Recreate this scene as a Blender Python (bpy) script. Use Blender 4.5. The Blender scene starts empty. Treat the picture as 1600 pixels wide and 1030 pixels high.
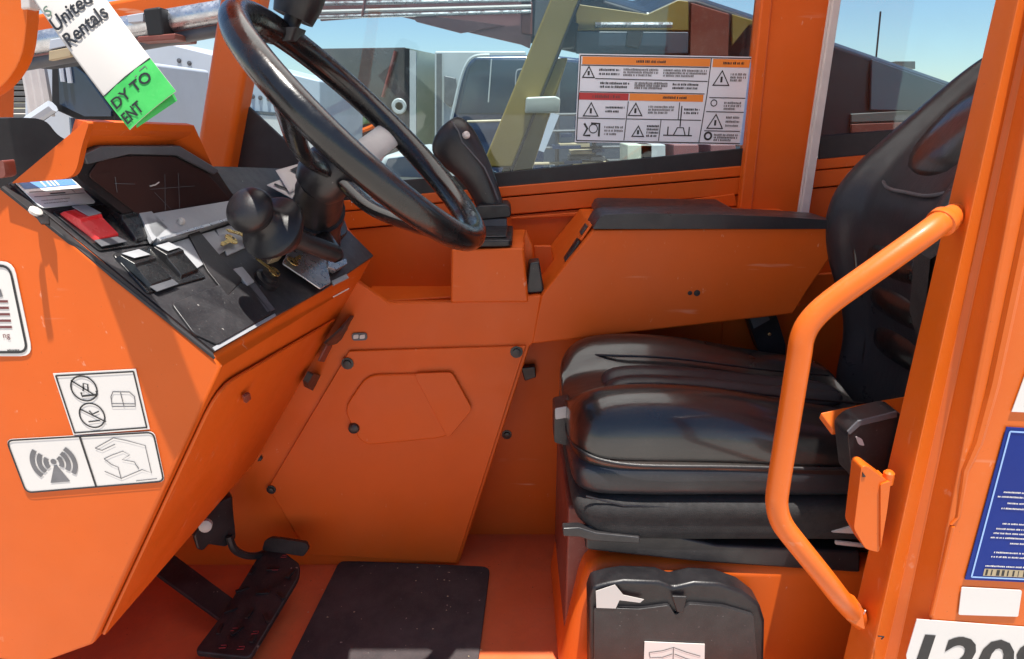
import bpy, bmesh, math, random
from mathutils import Vector as V, Matrix

random.seed(7)
scene = bpy.context.scene
COL = scene.collection

# ---------------------------------------------------------------- camera
CAMZ, PITCH, FOC = 1.15, math.radians(18.0), 1050.0
cam_d = bpy.data.cameras.new('camera'); cam = bpy.data.objects.new('camera', cam_d); COL.objects.link(cam)
cam.location = (0, 0, CAMZ); cam.rotation_euler = (math.radians(90) - PITCH, 0, 0)
cam_d.sensor_width = 36; cam_d.lens = 36 * FOC / 1600
cam_d.clip_start = 0.02; cam_d.clip_end = 3000
scene.camera = cam

# ---------------------------------------------------------------- light
SUN = V((0.06, -0.17, 0.96)).normalized()
world = bpy.data.worlds.new('World'); scene.world = world; world.use_nodes = True
wn = world.node_tree; wn.nodes.clear()
sky = wn.nodes.new('ShaderNodeTexSky'); sky.sky_type = 'NISHITA'; sky.sun_disc = False
sky.sun_elevation = math.asin(SUN.z); sky.sun_rotation = math.atan2(SUN.x, SUN.y)
sky.air_density = 1.0; sky.dust_density = 0.2; sky.ozone_density = 3.0
bg = wn.nodes.new('ShaderNodeBackground'); bg.inputs[1].default_value = 0.072
wo = wn.nodes.new('ShaderNodeOutputWorld')
wn.links.new(sky.outputs[0], bg.inputs[0]); wn.links.new(bg.outputs[0], wo.inputs[0])
sun_d = bpy.data.lights.new('sun', 'SUN'); sun_d.energy = 4.5; sun_d.angle = math.radians(0.53); sun_d.color = (1, .95, .87)
sun = bpy.data.objects.new('sun', sun_d); COL.objects.link(sun)
sun.rotation_euler = SUN.to_track_quat('Z', 'Y').to_euler(); sun.location = (-3, -3, 8)
vs = scene.view_settings
vs.view_transform = 'Standard'; vs.look = 'None'; vs.gamma = 1; vs.use_curve_mapping = False; vs.exposure = 1.05
scene.cycles.max_bounces = 10; scene.cycles.diffuse_bounces = 6; scene.cycles.transparent_max_bounces = 16
scene.cycles.use_denoising = True; scene.cycles.sample_clamp_indirect = 6

# ---------------------------------------------------------------- measuring: sight line of a photo point meets a plane of the place
_F = V((0, math.cos(PITCH), -math.sin(PITCH))); _U = V((0, math.sin(PITCH), math.cos(PITCH))); _C = V((0, 0, CAMZ))
def ray(px, py): return _F + V((1, 0, 0)) * ((px - 800) / FOC) - _U * ((py - 515) / FOC)
def A(px, py, Y): d = ray(px, py); return _C + d * (Y / d.y)
def AZ(px, py, z): d = ray(px, py); return _C + d * ((z - CAMZ) / d.z)
def AX(px, py, x): d = ray(px, py); return _C + d * (x / d.x)
def AP(px, py, p0, n): d = ray(px, py); return _C + d * ((p0 - _C).dot(n) / d.dot(n))
def YP(z, Y): return 515 + FOC * math.tan(math.atan((CAMZ - z) / Y) - PITCH)   # photo row of height z at depth Y
def AS(pts, Y): return [A(x, y, Y) for x, y in pts]

# ---------------------------------------------------------------- object helpers
WORLD_AT = {}
def tag(o, label=None, cat=None, group=None, kind=None):
    if label: o['label'] = label
    if cat: o['category'] = cat
    if group: o['group'] = group
    if kind: o['kind'] = kind
    return o
def empty(name, loc, label=None, cat=None, group=None):
    o = bpy.data.objects.new(name, None); COL.objects.link(o); o.location = loc; o.empty_display_size = .1
    WORLD_AT[o.name] = V(loc); return tag(o, label, cat, group)
def mesh(name, vs_, fs, mat, parent=None, smooth=False, bevel=0, seg=2, sub=0, label=None, crease=40, recalc=True):
    vs_ = [V(p) for p in vs_]
    c = sum(vs_, V((0, 0, 0))) / len(vs_)
    me = bpy.data.meshes.new(name); me.from_pydata([p - c for p in vs_], [], fs)
    if recalc:
        b = bmesh.new(); b.from_mesh(me); bmesh.ops.recalc_face_normals(b, faces=b.faces); b.to_mesh(me); b.free()
    me.materials.append(M[mat] if isinstance(mat, str) else mat)
    o = bpy.data.objects.new(name, me); COL.objects.link(o)
    if smooth or bevel or sub:
        me.polygons.foreach_set('use_smooth', [True] * len(me.polygons))
    if smooth and not sub and crease: me.set_sharp_from_angle(angle=math.radians(crease))
    if bevel:
        m = o.modifiers.new('bevel', 'BEVEL'); m.width = bevel; m.segments = seg; m.limit_method = 'ANGLE'; m.angle_limit = math.radians(25); m.harden_normals = True
    if sub:
        m = o.modifiers.new('sub', 'SUBSURF'); m.levels = sub; m.render_levels = sub
    WORLD_AT[o.name] = c
    if parent is not None: o.parent = parent; o.location = c - WORLD_AT[parent.name]
    else: o.location = c
    if label: o['label'] = label
    return o
def prism_vf(poly, ext):
    poly = [V(p) for p in poly]; ext = V(ext); n = len(poly)
    vv = poly + [p + ext for p in poly]
    ff = [tuple(range(n)), tuple(range(2 * n - 1, n - 1, -1))] + [(i, (i + 1) % n, n + (i + 1) % n, n + i) for i in range(n)]
    return vv, ff
def prism(name, poly, ext, mat, parent=None, **k): v, f = prism_vf(poly, ext); return mesh(name, v, f, mat, parent, **k)
def hexa(name, p8, mat, parent=None, **k):   # 4 points of one end, 4 of the other
    return mesh(name, p8, [(0, 1, 2, 3), (7, 6, 5, 4), (0, 4, 5, 1), (1, 5, 6, 2), (2, 6, 7, 3), (3, 7, 4, 0)], mat, parent, **k)
def box_vf(c, s):
    c = V(c); x, y, z = s[0] / 2, s[1] / 2, s[2] / 2
    return [c + V(p) for p in ((-x, -y, -z), (x, -y, -z), (x, y, -z), (-x, y, -z), (-x, -y, z), (x, -y, z), (x, y, z), (-x, y, z))]
BF = [(0, 3, 2, 1), (4, 5, 6, 7), (0, 1, 5, 4), (1, 2, 6, 5), (2, 3, 7, 6), (3, 0, 4, 7)]
def box(name, c, s, mat, parent=None, **k): return mesh(name, box_vf(c, s), BF, mat, parent, **k)
def span(name, lo, hi, mat, parent=None, **k):
    lo, hi = V(lo), V(hi); return box(name, (lo + hi) / 2, hi - lo, mat, parent, **k)
def spline(pts, n=6, closed=False):
    pts = [V(p) for p in pts]; out = []; N = len(pts)
    g = (lambda i: pts[i % N]) if closed else (lambda i: pts[max(0, min(N - 1, i))])
    for i in range(N if closed else N - 1):
        a, b, c, d = g(i - 1), g(i), g(i + 1), g(i + 2)
        for k in range(n):
            t = k / n
            out.append(.5 * ((2 * b) + (c - a) * t + (2 * a - 5 * b + 4 * c - d) * t * t + (3 * b - a - 3 * c + d) * t ** 3))
    if not closed: out.append(pts[-1])
    return out
def tube(name, pts, r, mat, parent=None, n=12, closed=False, flat=1.0, upv=None, **k):
    pts = [V(p) for p in pts]; N = len(pts); vv = []; ff = []; up = V(upv) if upv else None
    for i, p in enumerate(pts):
        if closed: t = (pts[(i + 1) % N] - pts[i - 1])
        else: t = pts[min(i + 1, N - 1)] - pts[max(i - 1, 0)]
        t.normalize()
        if up is None: up = V((0, 0, 1)) if abs(t.z) < .9 else V((1, 0, 0))
        a = t.cross(up).normalized(); b = a.cross(t).normalized()
        if not upv: up = b
        rr = r[i] if isinstance(r, (list, tuple)) else r
        for j in range(n):
            an = 2 * math.pi * j / n
            vv.append(p + a * (math.cos(an) * rr) + b * (math.sin(an) * rr * flat))
    for i in range(N if closed else N - 1):
        i2 = (i + 1) % N
        for j in range(n): ff.append((i * n + j, i * n + (j + 1) % n, i2 * n + (j + 1) % n, i2 * n + j))
    if not closed: ff += [tuple(range(n - 1, -1, -1)), tuple(range((N - 1) * n, N * n))]
    k.setdefault('smooth', True)
    return mesh(name, vv, ff, mat, parent, **k)
def lathe(name, o, axis, prof, mat, parent=None, n=24, **k):
    o = V(o); ax = V(axis).normalized(); t = V((0, 0, 1)) if abs(ax.z) < .9 else V((1, 0, 0))
    a = ax.cross(t).normalized(); b = ax.cross(a); vv = []; ff = []
    for r, h in prof:
        for j in range(n):
            an = 2 * math.pi * j / n; vv.append(o + ax * h + a * (r * math.cos(an)) + b * (r * math.sin(an)))
    for i in range(len(prof) - 1):
        for j in range(n): ff.append((i * n + j, i * n + (j + 1) % n, (i + 1) * n + (j + 1) % n, (i + 1) * n + j))
    ff += [tuple(range(n - 1, -1, -1)), tuple(range((len(prof) - 1) * n, len(prof) * n))]
    k.setdefault('smooth', True)
    return mesh(name, vv, ff, mat, parent, **k)
def loft(name, rings, mat, parent=None, **k):
    n = len(rings[0]); vv = [p for r in rings for p in r]; ff = []
    for i in range(len(rings) - 1):
        for j in range(n): ff.append((i * n + j, i * n + (j + 1) % n, (i + 1) * n + (j + 1) % n, (i + 1) * n + j))
    ff += [tuple(range(n - 1, -1, -1)), tuple(range((len(rings) - 1) * n, len(rings) * n))]
    return mesh(name, vv, ff, mat, parent, **k)
def rounded(poly, r, n=4):
    """round the corners of a planar polygon"""
    out = []; N = len(poly)
    for i in range(N):
        p0, p, p1 = V(poly[i - 1]), V(poly[i]), V(poly[(i + 1) % N])
        rr = r[i] if isinstance(r, (list, tuple)) else r
        a = p + (p0 - p).normalized() * min(rr, (p0 - p).length * .45); b = p + (p1 - p).normalized() * min(rr, (p1 - p).length * .45)
        for k in range(n + 1):
            t = k / n; out.append(a * (1 - t) ** 2 + p * (2 * t * (1 - t)) + b * t * t)
    return out
def bolt(name, p, n, r, mat, parent, h=.004):
    return lathe(name, p, n, [(r * 1.5, 0), (r * 1.5, h * .25), (r, h * .3), (r * .95, h * .9), (r * .6, h)], mat, parent, n=12)

# ---------------------------------------------------------------- materials
M = {}
def pm(name, col, rough=.5, metal=0, var=.12, scale=6, bump=0, bscale=120, coat=0, dust=0, dustcol=(.45, .38, .3), speck=0, speckcol=(.02, .015, .01), speckscale=90, rvar=.1, emit=0, streak=0, scuff=0, scuffcol=(.75, .5, .36), wrinkle=0, spec=.5):
    m = bpy.data.materials.new(name); m.use_nodes = True; nt = m.node_tree; N = nt.nodes; L = nt.links
    b = N['Principled BSDF']; tc = N.new('ShaderNodeTexCoord')
    b.inputs['Metallic'].default_value = metal; b.inputs['Specular IOR Level'].default_value = spec
    def noise(s, d=5, r=.6, stretch=None):
        t = N.new('ShaderNodeTexNoise'); t.inputs['Scale'].default_value = s; t.inputs['Detail'].default_value = d; t.inputs['Roughness'].default_value = r
        if stretch:
            mp = N.new('ShaderNodeMapping'); mp.inputs['Scale'].default_value = stretch; L.new(tc.outputs['Object'], mp.inputs[0]); L.new(mp.outputs[0], t.inputs[0])
        else: L.new(tc.outputs['Object'], t.inputs[0])
        return t
    def ramp(src, a, c, va=0, vc=1):
        r = N.new('ShaderNodeMapRange'); r.inputs[1].default_value = a; r.inputs[2].default_value = c; r.inputs[3].default_value = va; r.inputs[4].default_value = vc
        L.new(src, r.inputs[0]); return r.outputs[0]
    def mixc(f, c1, c2):
        x = N.new('ShaderNodeMix'); x.data_type = 'RGBA'
        if hasattr(f, 'links'): L.new(f, x.inputs[0])
        else: x.inputs[0].default_value = f
        for s, c in ((x.inputs[6], c1), (x.inputs[7], c2)):
            if hasattr(c, 'links'): L.new(c, s)
            else: s.default_value = (*c, 1)
        return x.outputs[2]
    n1 = noise(scale)
    f = ramp(n1.outputs[0], .3, .7)
    lo = tuple(c * (1 - var) for c in col); hi = tuple(min(1, c * (1 + var)) for c in col)
    c = mixc(f, lo, hi)
    if dust:
        n2 = noise(scale * .7 + 2, 8, .7); c = mixc(ramp(n2.outputs[0], .42, .8, 0, dust), c, dustcol)
        n2b = noise(scale * 25, 4, .7); c = mixc(ramp(n2b.outputs[0], .56, .75, 0, dust), c, dustcol)
    if streak:
        n4 = noise(1.0, 6, .7, (60, 60, 3)); c = mixc(ramp(n4.outputs[0], .55, .8, 0, streak), c, dustcol)
    if scuff:
        for st, th in (((3, 90, 26), .67), ((80, 5, 40), .68)):
            n6 = noise(1.0, 3, .55, st); n7 = noise(3.1, 3, .5)
            mm = N.new('ShaderNodeMath'); mm.operation = 'MULTIPLY'; L.new(ramp(n6.outputs[0], th, th + .05), mm.inputs[0]); L.new(ramp(n7.outputs[0], .5, .62, 0, scuff), mm.inputs[1])
            c = mixc(mm.outputs[0], c, scuffcol)
    if speck:
        n3 = noise(speckscale, 2, .5); c = mixc(ramp(n3.outputs[0], .735, .77, 0, speck), c, speckcol)
    L.new(c, b.inputs['Base Color'])
    n5 = noise(scale * 3, 4, .6); L.new(ramp(n5.outputs[0], .3, .7, max(.02, rough - rvar), min(1, rough + rvar)), b.inputs['Roughness'])
    if coat: b.inputs['Coat Weight'].default_value = coat; b.inputs['Coat Roughness'].default_value = .12
    if bump:
        bn = noise(bscale, 3, .5); bp = N.new('ShaderNodeBump'); bp.inputs['Strength'].default_value = bump; bp.inputs['Distance'].default_value = .002
        L.new(bn.outputs[0], bp.inputs['Height']); last = bp
        if wrinkle:
            wn2 = noise(1.0, 4, .55, (9, 34, 20)); bp2 = N.new('ShaderNodeBump'); bp2.inputs['Strength'].default_value = wrinkle; bp2.inputs['Distance'].default_value = .012
            L.new(wn2.outputs[0], bp2.inputs['Height']); L.new(bp.outputs[0], bp2.inputs['Normal']); last = bp2
        L.new(last.outputs[0], b.inputs['Normal'])
    if emit: b.inputs['Emission Color'].default_value = (*col, 1); b.inputs['Emission Strength'].default_value = emit
    M[name] = m; return m
ORG = (.62, .102, .008)
pm('orange', ORG, .46, spec=.3, var=.08, scale=3, dust=.05, dustcol=(.50, .20, .07), speck=.3, speckscale=260, bump=.06, bscale=700, scuff=.4)
pm('orange_floor', (.62, .125, .04), .6, spec=.3, var=.18, scale=4, dust=.3, dustcol=(.26, .12, .08), speck=.8, speckscale=110, bump=.14, bscale=300, scuff=.35, scuffcol=(.22, .11, .08))
pm('orange_frame', (.64, .118, .007), .38, spec=.35, var=.07, scale=3, coat=.06, dust=.05, dustcol=(.6, .4, .25), speck=.25, speckscale=240, bump=.06, bscale=600, scuff=.2)
pm('vinyl', (.010, .0095, .010), .34, coat=.8, var=.2, scale=5, bump=.14, bscale=420, dust=.04, dustcol=(.20, .17, .15), rvar=.09, wrinkle=.16)
pm('vinyl_matte', (.019, .020, .025), .36, var=.2, scale=5, bump=.15, bscale=420, dust=.10, dustcol=(.13, .13, .135), wrinkle=.10)
pm('fabric', (.018, .017, .018), .85, var=.3, scale=30, bump=.5, bscale=500, dust=.1, dustcol=(.12, .11, .1))
pm('rubber', (.011, .010, .012), .42, var=.3, scale=12, bump=.12, bscale=260, dust=.05, dustcol=(.12, .10, .09))
pm('rim', (.008, .008, .009), .24, coat=.2, var=.2, scale=12, bump=.08, bscale=330, dust=.02, dustcol=(.2, .19, .2))
pm('plastic', (.017, .016, .018), .38, var=.25, scale=10, bump=.1, bscale=300, dust=.10, dustcol=(.20, .18, .17), speck=.25, speckcol=(.4, .38, .35), speckscale=160)
pm('panel_black', (.022, .021, .024), .42, var=.3, scale=14, bump=.12, bscale=300, dust=.22, dustcol=(.17, .16, .16), speck=.6, speckcol=(.5, .48, .45), speckscale=150, streak=.12)
pm('switch_black', (.012, .012, .013), .25, var=.2, scale=14, dust=.06, dustcol=(.2, .2, .2), bump=.05)
pm('switch_red', (.80, .025, .028), .26, var=.08, scale=9, coat=.3, dust=.08, dustcol=(.7, .4, .35))
pm('grey_plastic', (.32, .33, .35), .4, var=.12, scale=9, dust=.15, dustcol=(.36, .34, .32), bump=.08, speck=.3, speckscale=120)
pm('grey_dark', (.085, .088, .10), .45, var=.2, scale=9, dust=.2, dustcol=(.2, .19, .18), bump=.1)
pm('steel', (.55, .57, .60), .32, metal=.85, var=.2, scale=20, dust=.15, dustcol=(.3, .27, .25), rvar=.14)
pm('metal_lit_spoke', (.42, .41, .40), .5, metal=.1, var=.15, scale=22, dust=.1)  # pale metal, also the sunlit look of one spoke
pm('brass', (.72, .52, .20), .3, metal=.9, var=.2, scale=30)
pm('gauge_glass', (.030, .012, .011), .42, var=.3, scale=3, dust=.10, dustcol=(.12, .07, .06), streak=.06, rvar=.05)
pm('decal_white', (.70, .66, .62), .42, var=.05, scale=7, dust=.10, dustcol=(.5, .42, .36))
pm('board_white', (.66, .69, .76), .45, var=.04, scale=7, dust=.05, dustcol=(.5, .5, .5))
pm('paper', (.54, .51, .48), .7, var=.04, scale=7, dust=.05)
pm('tag_green', (.04, .42, .08), .6, var=.18, scale=16, dust=.12, dustcol=(.25, .7, .25))
pm('ink', (.016, .016, .018), .5, var=.2, scale=12)
pm('ink_grey', (.14, .135, .14), .5, var=.3, scale=20)
pm('ink_blue', (.10, .26, .58), .4, var=.1)
pm('ink_red', (.42, .03, .03), .45, var=.15)
pm('ink_maroon', (.15, .035, .035), .45, var=.15)
pm('ink_orange', (.72, .22, .03), .45, var=.1)
pm('ink_green', (.10, .15, .11), .5, var=.15)
pm('ink_tan', (.42, .33, .2), .5, var=.15)
pm('sign_blue', (.003, .022, .20), .5, var=.1, scale=3, spec=.25, dust=.04, dustcol=(.1, .15, .3))
pm('sign_lightblue', (.30, .47, .80), .4, var=.08)
pm('lcd', (.80, .84, .84), .25, var=.06, scale=9, coat=.4, dust=.06)
pm('gasket', (.013, .012, .014), .55, var=.2, scale=9, dust=.08, dustcol=(.12, .1, .1))
pm('seal_white', (.58, .54, .52), .45, var=.08, scale=10, dust=.2, dustcol=(.4, .34, .3), streak=.15)
pm('mat', (.034, .027, .030), .75, var=.3, scale=7, bump=.5, bscale=420, dust=.28, dustcol=(.10, .075, .07), speck=.8, speckcol=(.35, .3, .26), speckscale=75, streak=.0)
pm('pedal', (.013, .011, .013), .5, var=.3, scale=14, bump=.3, bscale=200, dust=.22, dustcol=(.13, .10, .09), speck=.7, speckcol=(.4, .3, .25), speckscale=60)
pm('roof_liner', (.35, .17, .10), .8, var=.1)
# surroundings
pm('white_paint', (.46, .50, .56), .45, var=.06, scale=2, dust=.18, dustcol=(.45, .44, .42), streak=.1)
pm('truck_white', (.44, .46, .45), .4, var=.06, scale=2, dust=.2, dustcol=(.42, .40, .36))
pm('truck_cream', (.50, .52, .40), .5, var=.05, scale=2, dust=.1)
pm('truck_brown', (.06, .045, .04), .22, var=.5, scale=1.2, coat=.4, dust=.3, dustcol=(.14, .11, .09), streak=.25)
pm('blue_paint', (.03, .05, .10), .22, var=.15, scale=2, coat=.6)
pm('navy', (.006, .007, .012), .4, var=.3, scale=4, dust=.1, dustcol=(.05, .05, .07))
pm('slate', (.055, .075, .105), .4, var=.12, scale=2, dust=.1, dustcol=(.10, .11, .13))
pm('boom_grey', (.10, .10, .098), .5, var=.15, scale=3, dust=.2, dustcol=(.24, .2, .18))
pm('boom_mauve', (.22, .085, .085), .45, var=.18, scale=2, dust=.25, dustcol=(.25, .15, .15))
pm('boom_red', (.16, .03, .02), .45, var=.2, scale=3, dust=.15)
pm('olive', (.20, .14, .03), .45, var=.14, scale=2, dust=.2, dustcol=(.26, .2, .1))
pm('wood', (.30, .22, .15), .8, var=.3, scale=5, streak=.3, dustcol=(.14, .1, .07))
pm('black_paint', (.006, .006, .007), .6, var=.2, scale=4)
pm('tyre', (.02, .02, .021), .8, var=.2, scale=8, bump=.4, dust=.2, dustcol=(.12, .1, .09))
pm('concrete_yard', (.46, .42, .375), .9, var=.15, scale=.6, bump=.6, bscale=60, dust=.3, dustcol=(.36, .33, .29))
pm('leaf', (.06, .12, .04), .7, var=.3, scale=8)
pm('dark_glass', (.018, .035, .065), .06, var=.2, scale=2, coat=.5)
def glass_mat(name, tint, refl):
    m = bpy.data.materials.new(name); m.use_nodes = True; nt = m.node_tree; N = nt.nodes; L = nt.links; N.clear()
    o = N.new('ShaderNodeOutputMaterial'); t = N.new('ShaderNodeBsdfTransparent'); t.inputs[0].default_value = (*tint, 1)
    g = N.new('ShaderNodeBsdfGlossy'); g.inputs['Roughness'].default_value = .02
    fr = N.new('ShaderNodeFresnel'); fr.inputs[0].default_value = 1.5
    d = N.new('ShaderNodeBsdfDiffuse'); d.inputs[0].default_value = (.6, .62, .62, 1)
    mu = N.new('ShaderNodeMath'); mu.operation = 'MULTIPLY'; mu.inputs[1].default_value = refl; L.new(fr.outputs[0], mu.inputs[0])
    x = N.new('ShaderNodeMixShader'); L.new(mu.outputs[0], x.inputs[0]); L.new(t.outputs[0], x.inputs[1]); L.new(g.outputs[0], x.inputs[2])
    tx = N.new('ShaderNodeTexNoise'); tx.inputs['Scale'].default_value = 9; tx.inputs['Detail'].default_value = 8
    mr = N.new('ShaderNodeMapRange'); mr.inputs[1].default_value = .45; mr.inputs[2].default_value = .85; mr.inputs[4].default_value = .032; L.new(tx.outputs[0], mr.inputs[0])
    y = N.new('ShaderNodeMixShader'); L.new(mr.outputs[0], y.inputs[0]); L.new(x.outputs[0], y.inputs[1]); L.new(d.outputs[0], y.inputs[2])
    L.new(y.outputs[0], o.inputs[0]); M[name] = m
def milky(name, col):
    m = bpy.data.materials.new(name); m.use_nodes = True; nt = m.node_tree; N = nt.nodes; L = nt.links; N.clear()
    o = N.new('ShaderNodeOutputMaterial'); t = N.new('ShaderNodeBsdfTranslucent'); t.inputs[0].default_value = (*col, 1)
    g = N.new('ShaderNodeBsdfGlossy'); g.inputs['Roughness'].default_value = .15
    x = N.new('ShaderNodeMixShader'); x.inputs[0].default_value = .06; L.new(t.outputs[0], x.inputs[1]); L.new(g.outputs[0], x.inputs[2]); L.new(x.outputs[0], o.inputs[0]); M[name] = m
milky('milky_fill', (.88, .85, .80))  # translucent material of the added fill panel in the roof
glass_mat('glass', (.86, .95, .97), 1.1)

# ---------------------------------------------------------------- printed sheets
_tc = {}
def text_tris(s, bold=0.0):
    key = (s, bold)
    if key in _tc: return _tc[key]
    cu = bpy.data.curves.new('t', 'FONT'); cu.body = s; cu.size = 1; cu.offset = bold; cu.resolution_u = 3
    o = bpy.data.objects.new('t', cu); COL.objects.link(o)
    me = bpy.data.meshes.new_from_object(o.evaluated_get(bpy.context.evaluated_depsgraph_get()))
    vv = [(p.co.x / .7, p.co.y / .7) for p in me.vertices]; ff = [tuple(p.vertices) for p in me.polygons]
    bpy.data.objects.remove(o); bpy.data.curves.remove(cu); bpy.data.meshes.remove(me)
    _tc[key] = (vv, ff); return _tc[key]
class Sheet:
    def __init__(s, name, corners, mat, parent=None, r=0, thick=.0012, label=None, bend=None, cut=None):
        s.c = [V(p) for p in corners]; s.bend = bend
        a, b, c, d = s.c; s.W = (b - a).length; s.H = (d - a).length
        n = (b - a).cross(d - a).normalized()
        if n.dot(_C - a) < 0: n = -n
        s.n = n; s.t = thick; s.ink = {}
        if bend:
            K = 30; vv = []; ff = []
            for i in range(K + 1):
                for j in range(K + 1): vv.append(s.raw(i / K, j / K))
            for i in range(K):
                for j in range(K): ff.append((i * (K + 1) + j, (i + 1) * (K + 1) + j, (i + 1) * (K + 1) + j + 1, i * (K + 1) + j + 1))
            s.o = mesh(name, vv, ff, mat, parent, smooth=True, label=label)
            m = s.o.modifiers.new('thick', 'SOLIDIFY'); m.thickness = .0006; m.offset = 0; s.t = .0006
        else:
            uv = cut or [(0, 0), (1, 0), (1, 1), (0, 1)]
            poly = [s.raw(u, v) for u, v in uv]
            if r: poly = rounded(poly, r)
            s.o = prism(name, poly, n * thick, mat, parent, label=label)
    def raw(s, u, v):
        a, b, c, d = s.c
        p = a * ((1 - u) * (1 - v)) + b * (u * (1 - v)) + c * (u * v) + d * ((1 - u) * v)
        return p + s.n * s.bend(u, v) if s.bend else p
    def P(s, u, v, l=.0006): return s.raw(u, v) + s.n * (s.t + l)
    def _add(s, mat, pts, faces):
        vv, ff = s.ink.setdefault(mat, ([], [])); k = len(vv); vv += pts; ff += [tuple(i + k for i in f) for f in faces]
    def poly(s, mat, uv, l=.0006): s._add(mat, [s.P(u, v, l) for u, v in uv], [tuple(range(len(uv)))])
    def rect(s, mat, u0, v0, u1, v1, l=.0006): s.poly(mat, [(u0, v0), (u1, v0), (u1, v1), (u0, v1)], l)
    def line(s, mat, uv, w, closed=False, l=.0008):
        P = [s.P(u, v, l) for u, v in uv]; n = len(P); pts = []
        for i in range(n):
            t = (P[(i + 1) % n] - P[i - 1]) if closed else P[min(i + 1, n - 1)] - P[max(0, i - 1)]
            q = t.normalized().cross(s.n) * (w / 2); pts += [P[i] + q, P[i] - q]
        s._add(mat, pts, [(2 * i, 2 * i + 1, (2 * i + 3) % (2 * n), (2 * i + 2) % (2 * n)) for i in range(n if closed else n - 1)])
    def frame(s, mat, ins, w, r=.0):
        iu = ins / s.W; iv = ins / s.H
        q = [V((iu, iv, 0)), V((1 - iu, iv, 0)), V((1 - iu, 1 - iv, 0)), V((iu, 1 - iv, 0))]
        if r:
            qq = rounded([V((p.x * s.W, p.y * s.H, 0)) for p in q], r, 5); q = [V((p.x / s.W, p.y / s.H, 0)) for p in qq]
        else:
            o = []
            for i in range(4): o += [q[i] + (q[(i + 1) % 4] - q[i]) * t for t in (.002, .25, .5, .75, .998)]
            q = o
        s.line(mat, [(p.x, p.y) for p in q], w, True)
    def arc(s, mat, cx, cy, r, w, a0=0, a1=360, n=24, sx=1):
        full = abs(a1 - a0) >= 360; k = s.H / s.W * sx
        s.line(mat, [(cx + r * k * math.cos(math.radians(a0 + (a1 - a0) * i / n)), cy + r * math.sin(math.radians(a0 + (a1 - a0) * i / n))) for i in range(n if full else n + 1)], w, full)
    def disc(s, mat, cx, cy, r, n=16, sx=1):
        k = s.H / s.W * sx; s.poly(mat, [(cx + r * k * math.cos(6.2832 * i / n), cy + r * math.sin(6.2832 * i / n)) for i in range(n)])
    def text(s, mat, t, u, v, h, bold=0, wide=1, shear=0, l=.0008):
        vv, ff = text_tris(t, bold); k = s.H / s.W * wide
        s._add(mat, [s.P(u + (x + shear * y) * h * k, v - y * h, l) for x, y in vv], ff)
    def tri(s, mat, cx, cy, h, w): s.line(mat, [(cx - h * .58 * s.H / s.W, cy + h / 2), (cx, cy - h / 2), (cx + h * .58 * s.H / s.W, cy + h / 2)], w, True)
    def scribble(s, mat, u0, v0, u1, v1, rows, w, dash=4):
        """rows of small block glyphs, too small to read"""
        hv = w / s.H * .55; gw = w / s.W
        for i in range(rows):
            v = v0 + (v1 - v0) * (i + .5) / rows; u = u0; end = u1 if i < rows - 1 or rows == 1 else u0 + (u1 - u0) * random.uniform(.6, 1)
            while u < end:
                e = min(end, u + gw * random.uniform(.35, .75)); h = hv * random.choice((1, 1, 1.25, .8))
                s.rect(mat, u, v - h, e, v + hv, .0008)
                u = e + gw * (.22 if random.random() > .2 else .65)
    def done(s):
        for m, (vv, ff) in s.ink.items(): mesh('print', vv, ff, m, s.o, recalc=False)
        return s.o

# ================================================================ the machine and its cab
YN, YB, YF = .88, 1.51, 1.86          # dash side, console face, far side wall
GZ = -.95
ground = mesh('ground', [(-600, -400, GZ), (600, -400, GZ), (600, 900, GZ), (-600, 900, GZ)], [(0, 1, 2, 3)], 'concrete_yard'); tag(ground, kind='structure')

T = empty('telehandler', (0, 1.3, GZ), 'orange telehandler with open cab, black seat and steering wheel, filling the view', 'telehandler')

# ---- floor, roof, hidden rear
span('floor', (-1.15, .86, -.04), (1.25, 1.9, 0), 'orange_floor', T, bevel=.003)
rf = span('roof', (-.85, .885, 1.78), (1.25, 1.05, 1.85), 'orange', T, bevel=.01)
span('roof_panel', (-.85, 1.82, 1.78), (1.25, 1.98, 1.85), 'orange', rf, bevel=.01)
span('roof_panel', (-.85, 1.051, 1.78), (-.5, 1.819, 1.85), 'orange', rf, bevel=.01)
span('roof_panel', (.62, 1.051, 1.78), (1.25, 1.819, 1.85), 'orange', rf, bevel=.01)
rw = mesh('roof_fill_panel', [(-.51, 1.04, 1.853), (.63, 1.04, 1.853), (.63, 1.83, 1.853), (-.51, 1.83, 1.853)], [(0, 1, 2, 3)], 'milky_fill', rf)  # unseen translucent panel, added to brighten the cab interior
span('chassis', (-1.6, .95, GZ + .45), (2.2, 2.0, -.06), 'orange', T, bevel=.03)
span('front_wall', (-1.15, 1.0, 0), (-1.11, 1.86, .62), 'orange', T, bevel=.004)
span('rear_wall', (1.16, .95, 0), (1.2, 1.86, .88), 'orange', T, bevel=.004)

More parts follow.
